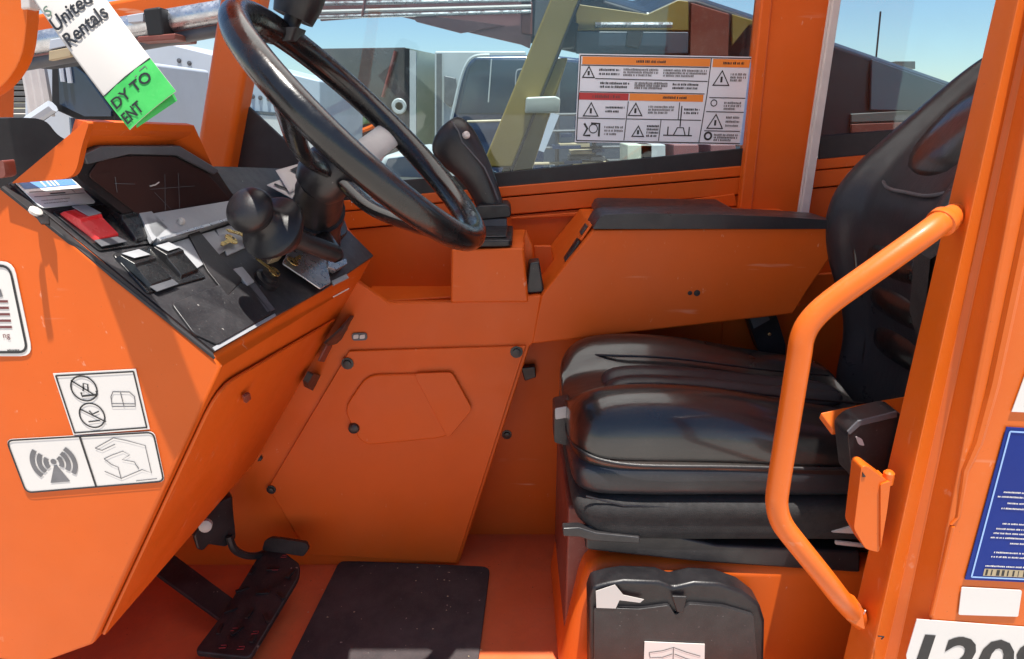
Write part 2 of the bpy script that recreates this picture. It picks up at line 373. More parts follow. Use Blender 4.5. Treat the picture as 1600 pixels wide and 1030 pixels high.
# ---- far wall in folded strips
def strip(name, top, bot, Y0, dep, mat='orange', **k):
    return prism(name, AS(top + bot[::-1], Y0), (0, dep, 0), mat, T, **k)
def ln(p, q, xs): return [(x, p[1] + (q[1] - p[1]) * (x - p[0]) / (q[0] - p[0])) for x in xs]
xs = (290, 1750)
LA = ln((500, 317), (1165, 259), xs); LB = ln((500, 333), (1165, 275), xs); LC = ln((500, 362), (1165, 303), xs)
strip('wall_rail', LA, LB, YF - .012, .05, bevel=.003)
strip('wall_strip', [(x, y + 1.6) for x, y in LB], LC, YF - .010, .05, bevel=.003)
lo = [A(x, y + 1.8, YF - .004) for x, y in LC]
prism('wall_panel', [lo[0], lo[1], V((lo[1].x, lo[1].y, .0)), V((lo[0].x, lo[0].y, .0))], (0, .04, 0), 'orange', T)
prism('wall_backing', [A(LA[0][0], LA[0][1] + 2, YF + .045), A(LA[1][0], LA[1][1] + 2, YF + .045), V((lo[1].x, YF + .045, 0)), V((lo[0].x, YF + .045, 0))], (0, .01, 0), 'gasket', T)
# small seam plates on the strip
prism('wall_lap', AS([(1148, 303), (1152, 322), (940, 336), (800, 343), (798, 340), (940, 329)], YF - .016), (0, .008, 0), 'orange', T, bevel=.002)

# ---- glazing
gl = AS([(300, -330), (1240, -330), (1165, 262), (780, 300), (500, 318), (380, 262)], YF + .008)
prism('window_pane', gl, (0, .005, 0), 'glass', T)
prism('window_pane', AS([(1240, -330), (1760, -330), (1760, 195), (1285, 240), (1200, 246)], YF + .009), (0, .005, 0), 'glass', T)
gk = AS([(352, 285), (395, 110), (380, 195), (392, 210), (492, 258), (505, 285), (780, 262), (790, 273), (1170, 226), (1170, 262), (500, 320), (352, 335)], YF - .006)
gk = AS([(350, 290), (400, 68), (410, 68), (386, 160), (388, 166), (497, 268), (560, 287), (780, 270), (1170, 231), (1170, 263), (500, 321), (350, 334)], YF - .006)
prism('window_gasket', gk, (0, .012, 0), 'gasket', T, bevel=.002)
prism('window_gasket', AS([(1280, 213), (1760, 172), (1760, 216), (1280, 256)], YF - .006), (0, .012, 0), 'gasket', T, bevel=.002)

# ---- far pillars
def pillar(name, l0, l1, r0, r1, Y, dep, mat='orange', y_top=-330, bevel=.008, **k):
    f = lambda a, b, y: (a[0] + (b[0] - a[0]) * (y - a[1]) / (b[1] - a[1]), y)
    yb = max(l1[1], r1[1])
    return prism(name, AS([f(l0, l1, y_top), f(r0, r1, y_top), f(r0, r1, yb), f(l0, l1, yb)], Y), (0, dep, 0), mat, T, bevel=bevel, seg=3, **k)
pillar('front_pillar', (341, 0), (296, 290), (404, 0), (352, 290), YF - .07, .09, 'orange_frame', bevel=.018)
pillar('side_pillar', (1192, 0), (1157, 345), (1300, 0), (1247, 345), YF - .045, .07)
pillar('side_pillar', (1190, 0), (1154, 345), (1208, 0), (1174, 345), YF - .052, .03, bevel=.006)
pillar('door_seal', (1302, 0), (1249, 345), (1315, 0), (1263, 345), YF - .058, .02, 'seal_white', bevel=.004)
pillar('door_seal', (1297, 0), (1245, 345), (1302.5, 0), (1249.5, 345), YF - .052, .02, 'seal_white', bevel=.002)

# ---- near front pillar: bends forward at its foot
prism('front_pillar', rounded(AS([(43, -420), (43, 30), (34, 96), (-4, 146), (-160, 215), (-160, 165), (-50, 95), (-18, 20), (-18, -420)], .868), [0, .03, .05, .04, .01, .01, .05, .03, 0]), (0, .022, 0), 'orange_frame', T, bevel=.008, seg=3)
prism('pillar_cap', AS([(31, -8), (46, -8), (47, 13), (32, 15)], .864), (0, .02, 0), 'seal_white', T, bevel=.002)

# ---- bulkhead, tray, console
def slab(name, px, Y, dep, mat='orange', parent=T, **k): return prism(name, AS(px, Y), (0, dep, 0), mat, parent, **k)
b0 = AZ(712, 884, 0); 
bulk = slab('bulkhead', [(180, 560), (470, 452), (548, 442), (558, 440), (606, 474), (705, 472), (846, 462), (834, 536), (828, 541), (716, 884), (180, 884)], YB, .022, bevel=.004)
# side return of the bulkhead and the wall of the recess behind it
rA, rB = A(827, 541, YB + .02), A(716, 884, YB + .02)
prism('bulkhead_return', [rA, rB, rB + V((.004, .125, 0)), rA + V((.004, .125, 0))], (-.012, 0, 0), 'orange', T)
rec = slab('recess_wall', [(600, 470), (1420, 420), (1420, 838), (600, 838)], 1.645, .015, bevel=.003)
slab('recess_panel', [(1132, 480), (1420, 470), (1420, 640), (1118, 640)], 1.638, .006, bevel=.002)
slab('recess_clip', [(814, 575), (836, 573), (838, 590), (820, 596)], 1.62, .024, 'plastic', bevel=.003)
slab('tray_floor', [(540, 500), (900, 500), (900, 510), (540, 510)], YB + .021, .33)
# access cover with pressed pocket
cov = slab('access_cover', [(545, 549), (822, 541), (713, 880), (482, 867), (419, 762)], YB - .008, .0075, bevel=.0025)
hx = AS([(573, 586), (705, 584), (736, 640), (700, 684), (566, 697), (536, 640)], YB - .016)
prism('pocket', rounded(hx, .03), (0, .009, 0), 'orange', cov, bevel=.006, seg=3)
prism('pocket_flap', rounded(AS([(646, 584), (706, 582), (738, 640), (700, 686)], YB - .0195), .012), (0, .004, 0), 'orange', cov, bevel=.0015)
for (x, y, r) in ((543, 568, .010), (807, 550, .010), (424, 765, .008)):
    bolt('bolt', A(x, y, YB - .009), (0, -1, 0), r, 'plastic', cov, .008)
lathe('knob', A(554, 667, YB - .009), (0, -1, 0), [(.014, 0), (.014, .008), (.012, .014), (.006, .017)], 'plastic', cov)
bolt('bolt', A(792, 679, 1.645), (0, -1, 0), .009, 'plastic', rec, .008)
# small slotted plate on the console face
slot = prism('slot_plate', rounded(AS([(549, 521), (573, 520), (574, 532), (550, 533)], YB - .004), .008), (0, .004, 0), 'grey_dark', bulk, bevel=.0008)
for x in (556, 566): prism('slot', rounded(AS([(x - 4, 524), (x + 4, 523), (x + 4, 529), (x - 4, 530)], YB - .006), .003), (0, .003, 0), 'seal_white', bulk)

# lever box
tb = A(705, 388, YB - .004); zt = tb.z
fl = AS([(705, 390), (818, 388), (826, 473), (704, 474)], YB - .004)
bk = [fl[0] + V((.0, .26, .0)), fl[1] + V((.01, .26, 0)), fl[2] + V((.01, .26, 0)), fl[3] + V((0, .26, 0))]
lb = hexa('lever_box', fl + bk, 'orange', T, bevel=.006, seg=3)
for p, ext in (((726, 377), 0),):
    q = [AZ(728, 387, zt + .002), AZ(800, 386, zt + .002), AZ(802, 362, zt + .002), AZ(735, 363, zt + .002)]
    prism('gaiter_frame', rounded(q, .012), (0, 0, .016), 'rubber', lb, bevel=.005)
    q2 = [q[0].lerp(q[2], .12) + V((0, 0, .017)), q[1].lerp(q[3], .12) + V((0, 0, .017)), q[2].lerp(q[0], .12) + V((0, 0, .017)), q[3].lerp(q[1], .12) + V((0, 0, .017))]
    prism('gaiter_plate', q2, (0, 0, .004), 'plastic', lb, bevel=.002)
# round boot and grip of the lever, standing behind on the box
jb = AZ(766, 350, zt + .004)
jY = 1.72
js = mesh('joystick', *[[], []], 'plastic', T) if False else None
def jp(x, y, dy=0): return A(x, y, jY + dy)
rings = []
for (x, y, wx, wy, tl) in ((772, 338, 22, .030, 0), (766, 322, 22, .028, -3), (756, 295, 23, .028, -6), (742, 268, 27, .030, -10), (725, 248, 33, .032, -15), (711, 228, 36, .036, -19), (703, 208, 31, .036, -18), (702, 193, 19, .026, -12), (703, 187, 7, .012, -5)):
    r = []
    for k in range(14):
        a = 2 * math.pi * k / 14; r.append(jp(x + wx * math.cos(a), y + tl * math.cos(a) * .95, wy * math.sin(a)))
    rings.append(r)
js = loft('joystick', rings, 'plastic', T, smooth=True, sub=1)
tube('seam', [jp(*p, -.034) for p in ((705, 189), (716, 205), (722, 222), (738, 240), (757, 262), (770, 290), (778, 312))], .0022, 'grey_dark', js, n=6)
lathe('thumb_button', jp(727, 212, -.028), (.6, -.7, .3), [(.009, 0), (.009, .008), (.006, .011)], 'seal_white', js, n=10)
prism('boot', rounded([jp(742, 322, -.05), jp(796, 320, -.05), jp(800, 340, -.05), jp(744, 345, -.05)], .012), (0, .10, 0), 'rubber', js, bevel=.008, seg=3)
prism('boot_base', [jp(745, 343, -.045), jp(792, 341, -.045), jp(792, 372, -.045), jp(748, 374, -.045)], (0, .085, 0), 'grey_dark', js, bevel=.003)
# small wedge lever in the slot beside the box
slab('slot_lever', [(827, 411), (843, 409), (851, 458), (821, 460)], YB + .02, .05, 'plastic', bevel=.005)
slab('slot_cheek', [(818, 372), (822, 360), (832, 384), (834, 470), (824, 470)], YB + .075, .02, 'orange', bevel=.003)
slab('slot_cheek', [(834, 384), (862, 384), (872, 470), (838, 470)], YB + .16, .01, 'orange', bevel=.003)

# armrest console
con = slab('armrest_console', [(846, 462), (886, 411), (929, 359), (1300, 356), (1300, 400), (1262, 455), (1240, 491), (831, 538), (838, 500)], YB - .003, .345, bevel=.005, seg=3)
pz = A(929, 359, YB).z
prism('arm_pad', rounded([A(926, 358, YB - .008), A(1310, 358, YB - .008), A(1310, 345, YB - .008), A(1190, 337, YB - .008), A(1000, 333, YB - .008), A(938, 336, YB - .008)], [.004, .02, .02, .1, .06, .02]), (0, .12, 0), 'vinyl_matte', con, bevel=.008, seg=3)
prism('arm_pad', rounded([A(936, 347, YB + .10), A(1160, 350, YB + .10), A(1160, 332, YB + .10), A(945, 329, YB + .10)], .01), (0, .20, .006), 'vinyl_matte', con, bevel=.008, seg=3)
# latch on the sloping front of the console
sl0, sl1 = A(889, 407, YB + .02), A(926, 352, YB + .02)
def onslope(t, y, h): 
    d = sl1 - sl0; nrm = V((-d.z, 0, d.x)).normalized()
    if nrm.x > 0: nrm = -nrm
    return sl0 + d * t + V((0, y, 0)) + nrm * h
prism('latch_plate', [onslope(.55, .0, .0), onslope(1.0, .0, .0), onslope(1.0, .05, .0), onslope(.55, .05, .0)], onslope(0, 0, .006) - onslope(0, 0, 0), 'orange', con, bevel=.002)
prism('latch', [onslope(.66, .006, .006), onslope(.92, .006, .006), onslope(.92, .04, .006), onslope(.66, .04, .006)], onslope(0, 0, .005) - onslope(0, 0, 0), 'plastic', con, bevel=.002)
prism('grip_strip', [onslope(-.08, .0, .0), onslope(.52, .0, .0), onslope(.52, .04, .0), onslope(-.08, .04, .0)], onslope(0, 0, .008) - onslope(0, 0, 0), 'rubber', con, bevel=.003)
for x, r in ((1078, .0035), (1089, .005)): bolt('rivet', A(x, 458, YB - .004), (0, -1, 0), r, 'ink', con, .002)

# ================================================================ dashboard
N1 = A(4, 290, YN + .012); N2 = A(330, 558, YN); F2 = A(582, 402, 1.55)
pn = (N2 - N1).cross(F2 - N2).normalized()
if pn.z < 0: pn = -pn
def D(px, py, h=0): return AP(px, py, N2, pn) + pn * h
F1 = D(470, 262)
c0, c1 = A(346, 573, YN), A(560, 442, YB + .012)
d0, d1 = A(145, 1008, YN), A(398, 716, YB + .0)
e0, e1 = V((-1.1, YN + .03, d0.z - .02)), V((-1.1, YB, d0.z + .05))
f0, f1 = V((-1.1, YN + .05, N1.z - .30)), V((-1.1, 1.62, N1.z - .30))
cr0, cr1 = A(118, 384, YN), A(-30, 760, YN)
N0 = A(-70, 330, YN + .03)
lowm = A(60, 1040, YN)
vv = [N1, cr0, N2, c0, d0, lowm, cr1, N0, e0, f0, F1, F2, c1, d1, e1, f1]
ff = [(1, 2, 3, 4, 5, 6), (0, 1, 6, 7), (7, 6, 5, 8, 9), (3, 12, 13, 4), (2, 11, 12, 3), (4, 13, 14, 8, 5), (0, 10, 11, 2, 1), (9, 15, 10, 0, 7), (15, 14, 13, 12, 11, 10), (8, 14, 15, 9)]
dash = mesh('dashboard', vv, ff, 'orange', T, bevel=.006, seg=3)
# access door on the face towards the driver
q = [c0.lerp(c1, .02).lerp(d0.lerp(d1, .02), .07), c0.lerp(c1, .93).lerp(d0.lerp(d1, .93), .16), c0.lerp(c1, .97).lerp(d0.lerp(d1, .97), .99), c0.lerp(c1, .02).lerp(d0.lerp(d1, .02), .985)]
rn = (c1 - c0).cross(d0 - c0).normalized(); rn = rn if rn.x > 0 else -rn
prism('dash_door', rounded([p + rn * .001 for p in q], [.05, .02, .02, .01]), rn * .006, 'orange', dash, bevel=.0025)
def R(px, py, h=.008): return AP(px, py, c0, rn) + rn * h
prism('door_clip', rounded([R(371, 614), R(380, 608), R(382, 618), R(374, 625)], .004), rn * .005, 'boom_red', dash, bevel=.001)
hng = prism('door_hinge', rounded([R(468, 592), R(476, 577), R(491, 581), R(496, 596), R(483, 607), R(470, 601)], .006), rn * .014, 'plastic', dash, bevel=.003)
bolt('bolt', R(401, 713), rn, .006, 'plastic', dash, .006)
# handle blade that sticks out of the top edge
prism('release_handle', rounded([R(497, 532, .012), R(512, 502, .03), R(534, 486, .0222), R(547, 484, .0222), R(540, 508, .03), R(520, 528, .02), R(502, 536, .012)], .006), rn * .006 + V((0, .006, 0)), 'plastic', dash, bevel=.002)
prism('handle_lower', [R(503, 535, .010), R(511, 536, .010), R(502, 562, .010), R(490, 560, .010)], rn * .005, 'boom_red', dash, bevel=.001)
prism('edge_scuff', [A(519, 466, YB - .0), A(544, 451, YB - .0), A(545, 453, YB - .0), A(520, 468, YB - .0)], (0, -.0008, .0), 'decal_white', dash) if False else None

# instrument plate
pl = rounded([D(9, 291, .001), D(331, 554, .001), D(425, 499, .001), D(505, 455, .001), D(581, 403, .001), D(530, 352, .001), D(478, 268, .001), D(335, 264, .001), D(118, 277, .001)], .004)
plate = prism('instrument_panel', pl, pn * .006, 'panel_black', T, bevel=.0018)
prism('panel_edge', [D(331, 554, .0075), D(427, 499, .0075), D(425, 495, .0075), D(327, 549, .0075)], pn * .001, 'grey_plastic', plate)
prism('panel_edge', [D(9, 292, .002), D(329, 556, .002), D(334, 562, .0), D(0, 296, .0)], pn * .004, 'gasket', plate)
# gauge face stands steeper than the plate
GP = D(214, 352, .004); gn = (A(124, 240, .915) - GP).cross(D(374, 322, .004) - GP).normalized()
if gn.x < 0: gn = -gn
def G(px, py, h=0): return AP(px, py, GP, gn) + gn * h
# hood over the gauges: near cheek, back wall, top
HY0 = YN + .012; HY1 = G(276, 228).y + .02
hb0 = A(131, 190, HY0 + .012); hb1 = A(303, 196, HY1)
ck = [A(17, 287, HY0), A(122, 199, HY0), A(132, 189, HY0), A(139, 193, HY0), A(127, 230, HY0), A(120, 266, HY0), A(108, 280, HY0)]
hood = prism('gauge_hood', rounded(ck, [.004, .01, .01, .004, .05, .03, .02]), (0, .012, 0), 'orange', T, bevel=.003)
w5 = [hb0, hb1, G(339, 266, -.006), G(276, 226, -.006), G(123, 238, -.006)]
mesh('hood_wall', w5 + [p + V((-.014, .006, .003)) for p in w5],
     [(0, 1, 2, 3, 4), (9, 8, 7, 6, 5), (0, 5, 6, 1), (1, 6, 7, 2), (2, 7, 8, 3), (3, 8, 9, 4), (4, 9, 5, 0)], 'orange', hood)
tp = [hb0, hb1, hb1 + V((-.082, 0, -.066)), hb0 + V((-.082, 0, -.066))]
mesh('hood_top', tp + [p + V((-.004, 0, -.01)) for p in tp], BF, 'orange', hood)
cl = prism('gauge_cluster', rounded([G(121, 242, -.012), G(150, 227, -.012), G(276, 227, -.012), G(338, 267, -.012), G(375, 322, -.012), G(214, 353, -.012), G(117, 276, -.012)], .006), gn * .014, 'plastic', T, bevel=.002)
prism('gauge_window', rounded([G(150, 250, .0025), G(200, 243, .0025), G(268, 244, .0025), G(320, 270, .0025), G(364, 319, .0025), G(224, 345, .0025), G(133, 274, .0025)], .008), gn * .002, 'gauge_glass', cl, bevel=.0008)
prism('gauge_brow', [G(122, 240, .0025), G(150, 227, .0025), G(274, 227, .0025), G(337, 265, .0025), G(328, 272, .0025), G(269, 242, .0025), G(195, 240, .0025), G(128, 256, .0025)], gn * .006, 'grey_dark', cl, bevel=.002)
for p_, q_ in (((253, 272), (254, 343)), ((274, 270), (277, 338)), ((237, 300), (272, 336)), ((175, 276), (178, 300)), ((174, 286), (206, 287)), ((230, 295), (300, 290))):
    tube('gauge_line', [G(*p_, .005), G(*q_, .005)], .0004, 'grey_dark', cl, n=4)
tube('needle', [G(229, 290, .006), G(237, 288, .006), G(243, 284, .006)], .001, 'paper', cl, n=5)
# grey ledge under the gauges
prism('gauge_ledge', rounded([D(216, 350, .006), D(370, 322, .006), D(380, 345, .006), D(240, 392, .006), D(226, 378, .006)], .004), pn * .014, 'grey_plastic', plate, bevel=.003)
prism('ledge_lip', [D(236, 388, .02), D(378, 344, .02), D(380, 348, .02), D(238, 393, .02)], pn * .003, 'steel', plate, bevel=.001)
prism('side_flap', rounded([D(204, 342, .012), D(220, 338, .012), D(252, 370, .012), D(228, 392, .012)], .004), pn * .008, 'grey_plastic', plate, bevel=.003)
# centre switch plates
prism('switch_plate', [D(240, 394, .007), D(330, 366, .007), D(352, 395, .007), D(300, 428, .007), D(275, 440, .007)], pn * .003, 'grey_plastic', plate, bevel=.001)
prism('switch_plate', [D(333, 365, .007), D(378, 350, .007), D(398, 384, .007), D(350, 406, .007)], pn * .003, 'grey_plastic', plate, bevel=.001)
prism('cover_strip', rounded([D(286, 373, .011), D(303, 368, .011), D(345, 418, .011), D(372, 445, .011), D(350, 470, .008), D(318, 430, .008)], .006), pn * .003, 'plastic', plate, bevel=.004)
lathe('clip', D(271, 362, .02), pn, [(.006, 0), (.006, .006), (.003, .009)], 'paper', plate, n=10)
# data plate with blue head
s = Sheet('data_plate', [D(16, 290, .008), D(104, 282, .008), D(146, 324, .008), D(60, 333, .008)], 'lcd', plate, r=.006)
s.rect('ink_blue', .03, .05, .97, .33); 
for u in (.38, .48, .55, .62): s.rect('decal_white', u, .07, u + .03, .31, .001)
for v in (.45, .62): s.line('ink_grey', [(.05, v), (.95, v + .02)], .0012)
s.line('ink', [(.35, .56), (.62, .57)], .002); s.line('ink_grey', [(.78, .46), (.79, .6)], .0012); s.scribble('ink_grey', .1, .72, .6, .92, 2, .0012)
s.done()
lathe('panel_screw', D(146, 309, .008), pn, [(.007, 0), (.007, .004), (.003, .006)], 'sign_lightblue', plate, n=10)
lathe('panel_screw', D(50, 339, .008), pn, [(.008, 0), (.008, .004), (.003, .006)], 'paper', plate, n=10)
prism('panel_label', [D(52, 347, .008), D(70, 343, .008), D(71, 358, .008), D(60, 358, .008)], pn * .002, 'gasket', plate)

def rocker(name, q, hs, mat, parent, frame=None, label=None):
    a, b, c, d = q; rows = []
    for t, h in hs:
        l, r = (a[0] + (d[0] - a[0]) * t, a[1] + (d[1] - a[1]) * t), (b[0] + (c[0] - b[0]) * t, b[1] + (c[1] - b[1]) * t)
        L_, R_ = D(*l), D(*r); ins = (R_ - L_) * .06
        rows.append([L_ + pn * .006, L_ + ins + pn * h, R_ - ins + pn * h, R_ + pn * .006])
    vv = [p for r in rows for p in r]; ff = [(0, 3, 2, 1)]; n = len(rows)
    for i in range(n - 1):
        for j in range(4): ff.append((4 * i + j, 4 * i + (j + 1) % 4, 4 * i + 4 + (j + 1) % 4, 4 * i + 4 + j))
    ff.append(tuple(4 * (n - 1) + j for j in range(4)))
    return mesh(name, vv, ff, mat, parent, bevel=.003, seg=3, label=label)
# bezels
prism('switch_bezel', rounded([D(76, 338, .006), D(185, 322, .006), D(240, 386, .006), D(150, 400, .006)], .006), pn * .004, 'switch_black', plate, bevel=.002)
prism('switch_bezel', rounded([D(170, 404, .006), D(262, 384, .006), D(318, 440, .006), D(226, 466, .006)], .006), pn * .004, 'switch_black', plate, bevel=.002)
rk = [(0, .010), (.04, .016), (.40, .022), (.46, .019), (.95, .015), (1, .009)]
r1 = rocker('rocker_switch', ((86, 342), (128, 334), (182, 378), (146, 388)), rk, 'switch_red', plate, label='red rocker switch')
prism('lens', [D(103, 337, .0170), D(125, 334, .0170), D(146, 351, .0222), D(126, 356, .0222)], pn * .001, 'grey_plastic', plate)
r2 = rocker('rocker_switch', ((158, 332), (182, 325), (238, 380), (206, 389)), rk, 'switch_black', plate)
prism('lens', [D(164, 334, .0170), D(180, 329, .0170), D(194, 342, .0222), D(178, 346, .0222)], pn * .001, 'grey_plastic', plate)
r3 = rocker('rocker_switch', ((174, 410), (214, 400), (264, 446), (228, 460)), rk, 'switch_black', plate)
prism('lens', [D(180, 410, .0170), D(207, 403, .0170), D(222, 415, .0222), D(197, 421, .0222)], pn * .001, 'grey_plastic', plate)
r4 = rocker('rocker_switch', ((228, 396), (258, 388), (306, 432), (276, 444)), rk, 'switch_black', plate)
prism('lens', [D(234, 397, .0170), D(254, 391, .0170), D(268, 403, .0222), D(250, 409, .0222)], pn * .001, 'grey_plastic', plate)
for q in ([D(140, 386, .012), D(176, 380, .012), D(192, 388, .012), D(152, 396, .012)], [D(226, 458, .012), D(262, 446, .012), D(272, 454, .012), D(238, 466, .012)]):
    prism('switch_tip', q, pn * .002, 'grey_dark', plate, bevel=.0008)
# lower dusty cover
prism('fuse_cover', rounded([D(262, 482, .007), D(352, 446, .007), D(384, 452, .007), D(420, 496, .007), D(334, 546, .007), D(296, 528, .007)], .006), pn * .004, 'panel_black', plate, bevel=.0015)
prism('cover_rail', [D(366, 430, .009), D(376, 426, .009), D(424, 490, .009), D(412, 496, .009)], pn * .002, 'grey_dark', plate, bevel=.002)
# right field: key switch, grey key plate, brass keys
prism('key_pad', [D(358, 428, .007), D(372, 424, .007), D(392, 448, .007), D(380, 454, .007)], pn * .006, 'grey_plastic', plate, bevel=.002)
lathe('key_switch', D(411, 444, .007), pn, [(.022, 0), (.022, .008), (.015, .010), (.015, .016), (.010, .017)], 'rubber', plate, n=20)
kp = prism('lever_plate', rounded([D(461, 384, .02), D(480, 396, .02), D(498, 412, .02), D(508, 452, .016), D(492, 462, .016), D(430, 425, .02), D(441, 404, .02)], .004), pn * .003, 'steel', plate, bevel=.001)
lathe('dial', D(508, 402, .007), pn, [(.030, 0), (.030, .010), (.026, .022), (.014, .026)], 'rubber', plate, n=24)
prism('dial_guard', rounded([D(500, 414, .012), D(512, 424, .012), D(530, 416, .012), D(532, 424, .012), D(514, 434, .012), D(502, 430, .012)], .003), pn * .012, 'steel', plate, bevel=.002)
prism('dial_foot', [D(513, 445, .008), D(536, 434, .008), D(540, 440, .008), D(516, 452, .008)], pn * .004, 'grey_plastic', plate, bevel=.001)
prism('toggle_boot', rounded([D(410, 390, .007), D(448, 372, .007), D(432, 412, .007), D(414, 418, .007)], .006), pn * .012, 'ink_tan', plate, bevel=.004)
# pale line between the plate and the front edge
tube('edge_scratch', [D(520, 465, .002), D(544, 452, .002)], .0012, 'decal_white', dash, n=5)

# ================================================================ steering
WC = A(572, 204, 1.15); wu = V((-.7071, 0, .7071)); wv = V((0, 1, 0)); wn_ = V((.7071, 0, .7071)); WR = .243
def wp(a, r=WR, h=0): a = math.radians(a); return WC + wu * (r * math.cos(a)) + wv * (r * math.sin(a)) + wn_ * h
rim = tube('steering_wheel', [wp(a) for a in range(0, 360, 5)], 0.0222, 'rim', T, n=18, closed=True, flat=1.05)
hubc = WC - wn_ * .085
lathe('hub', hubc - wn_ * .03, wn_, [(.036, -.02), (.046, 0), (.046, .03), (.04, .05), (.02, .055)], 'plastic', rim)
for a, m in ((92, 'metal_lit_spoke'), (206, 'rim'), (288, 'rim')):  # far spoke's sunlit look is put into its paler colour
    p = [hubc + (wp(a, 1) - WC) * .045, hubc + (wp(a, 1) - WC) * .11 + wn_ * .01, wp(a, .19, -.035), wp(a, .236, -.004)]
    tube('spoke', spline(p, 5), .029 if m == 'rim' else .026, m, rim, n=12, flat=.42 if m == 'rim' else .26, upv=wn_)
# spinner knob
kb = wp(27)
kn = lathe('spinner_knob', kb + wn_ * .012, (wn_ * 1.0 + V((-.32, .1, .25))), [(.020, 0), (.014, .012), (.015, .024), (.034, .0222), (.040, .05), (.041, .075), (.036, .095), (.02, .104)], 'rubber', rim, n=28)
prism('knob_clamp', rounded([kb + V((-.03, -.035, -.012)), kb + V((.02, -.03, -.01)), kb + V((.02, .03, -.01)), kb + V((-.03, .03, -.012))], .01), (.012, 0, .0222), 'plastic', rim, bevel=.005)
# column shroud down to the panel
cp = D(500, 376, -.02); ca = hubc - wn_ * .03
ax = (cp - ca)
col = tube('steering_column', [ca, ca.lerp(cp, .12), ca.lerp(cp, .4), ca.lerp(cp, .7), cp], [.034, .042, .044, .048, .055], 'plastic', T, n=20)
tube('collar', [ca.lerp(cp, .36), ca.lerp(cp, .46)], [.049, .049], 'rubber', col, n=20)
prism('shroud_skirt', rounded([D(468, 345, .0), D(522, 345, .0), D(534, 378, .0), D(490, 402, .0), D(456, 388, .0)], .03), pn * .03, 'plastic', col, bevel=.012, seg=3)
bolt('bolt', D(487, 368, .046), (.2, -.8, .55), .006, 'steel', col, .004)
# gear selector: rubber boot and round knob on the near side of the column
g0 = A(418, 350, 1.03)
ga = V((-.30, -.74, .60)).normalized()
gs = lathe('gear_selector', g0 - ga * .02, ga, [(.028, -.03), (.048, -.004), (.053, .004), (.053, .010), (.047, .016), (.032, .021), (.025, .030), (.023, .038), (.026, .043)] + [(.036 * math.sin(t_), .062 - .026 * math.cos(t_)) for t_ in [math.radians(d_) for d_ in range(48, 176, 14)]], 'rubber', T, n=32)
tube('stalk', [g0 - ga * .03, g0 - ga * .06 + V((.05, .06, -.03)), cp + V((0, 0, .06))], .016, 'plastic', gs)

# ================================================================ pedals
pz0 = .085
def PD(px, py, h=0): return AP(px, py, V((-.4, 1.3, pz0)), V((-.12, -.18, 1)).normalized()) + V((0, 0, h))
ped = prism('brake_pedal', rounded([PD(409, 868), PD(440, 866), PD(470, 888), PD(468, 908), PD(392, 1036), PD(304, 1026), PD(350, 965)], .014), (0, 0, .014), 'pedal', T, bevel=.004)
a0, a1, a2, a3 = PD(236, 918, .06), PD(246, 878, .07), PD(366, 934, -.004), PD(346, 968, -.004)
prism('pedal_arm', [a0, a1, a2, a3], (0, 0, -.012), 'pedal', ped, bevel=.003)
for k, (x, y) in enumerate(((395, 900), (428, 898), (455, 905), (380, 930), (412, 935), (440, 940), (362, 962), (392, 968), (418, 975), (345, 992), (372, 995), (398, 1005))):
    a = random.uniform(0, 3); e = V((math.cos(a), math.sin(a), 0)) * .015; f = V((-e.y, e.x, 0)) * .25
    c = PD(x, y, .0145)
    prism('tread_rib', [c - e - f, c + e - f, c + e + f, c - e + f], (0, 0, .004), 'rubber', ped)
for (x, y) in ((368, 993), (350, 1020), (378, 1022), (400, 998), (445, 878), (432, 898)):
    c = PD(x, y, .0165); r = .007
    tube('tread_mark', [c + V((-r, -r * .6, 0)), c + V((r, -r * .5, 0)), c + V((r * .9, r * .6, 0)), c + V((-r * .8, r * .5, 0))], .0007, 'ink_red', ped, n=4)
acc = prism('accelerator_pedal', rounded([AZ(409, 860, .10), AZ(413, 845, .13), AZ(424, 840, .14), AZ(478, 848, .14), AZ(482, 858, .13), AZ(474, 870, .10)], .008), (.0, .014, -.004), 'pedal', T, bevel=.003)
mb = [A(303, 838, 1.30), A(330, 790, 1.36), A(364, 776, 1.40), A(366, 820, 1.40), A(370, 842, 1.38), A(352, 856, 1.36), A(326, 852, 1.32), A(318, 862, 1.31), A(308, 860, 1.30)]
prism('pedal_box', mb, (-.04, .06, 0), 'plastic', acc, bevel=.006)
tube('pedal_rod', spline([A(358, 838, 1.36), A(366, 858, 1.36), A(384, 868, 1.38), A(404, 868, 1.42), A(416, 862, 1.46)], 5), .009, 'pedal', acc, n=8)
lathe('pivot', A(321, 822, 1.30), (.3, -1, .2), [(.014, -.01), (.014, .004), (.009, .006)], 'metal_lit_spoke', acc, n=14)

# ================================================================ seat
base_z = A(1100, 882, 1.10).z
SX0, SX1 = A(918, 868, 1.10).x, A(1345, 900, 1.10).x
fx = [V((SX0 + .005, 0, base_z)), V((SX1 + .25, 0, base_z - .0)), V((SX1 + .25, 0, 0)), V((SX0 - .05, 0, 0)), V((SX0 - .03, 0, .14)), V((SX0 - .01, 0, .26))]
sb = prism('seat_base', [p + V((0, 1.10, 0)) for p in fx], (0, .40, 0), 'orange', T, bevel=.03, seg=4)
span('base_shade', (SX0 - .035, 1.16, .0), (SX0 + .02, 1.49, base_z + .09), 'boom_red', sb, bevel=.006)  # dark red block: shade on the base's front side put into colour
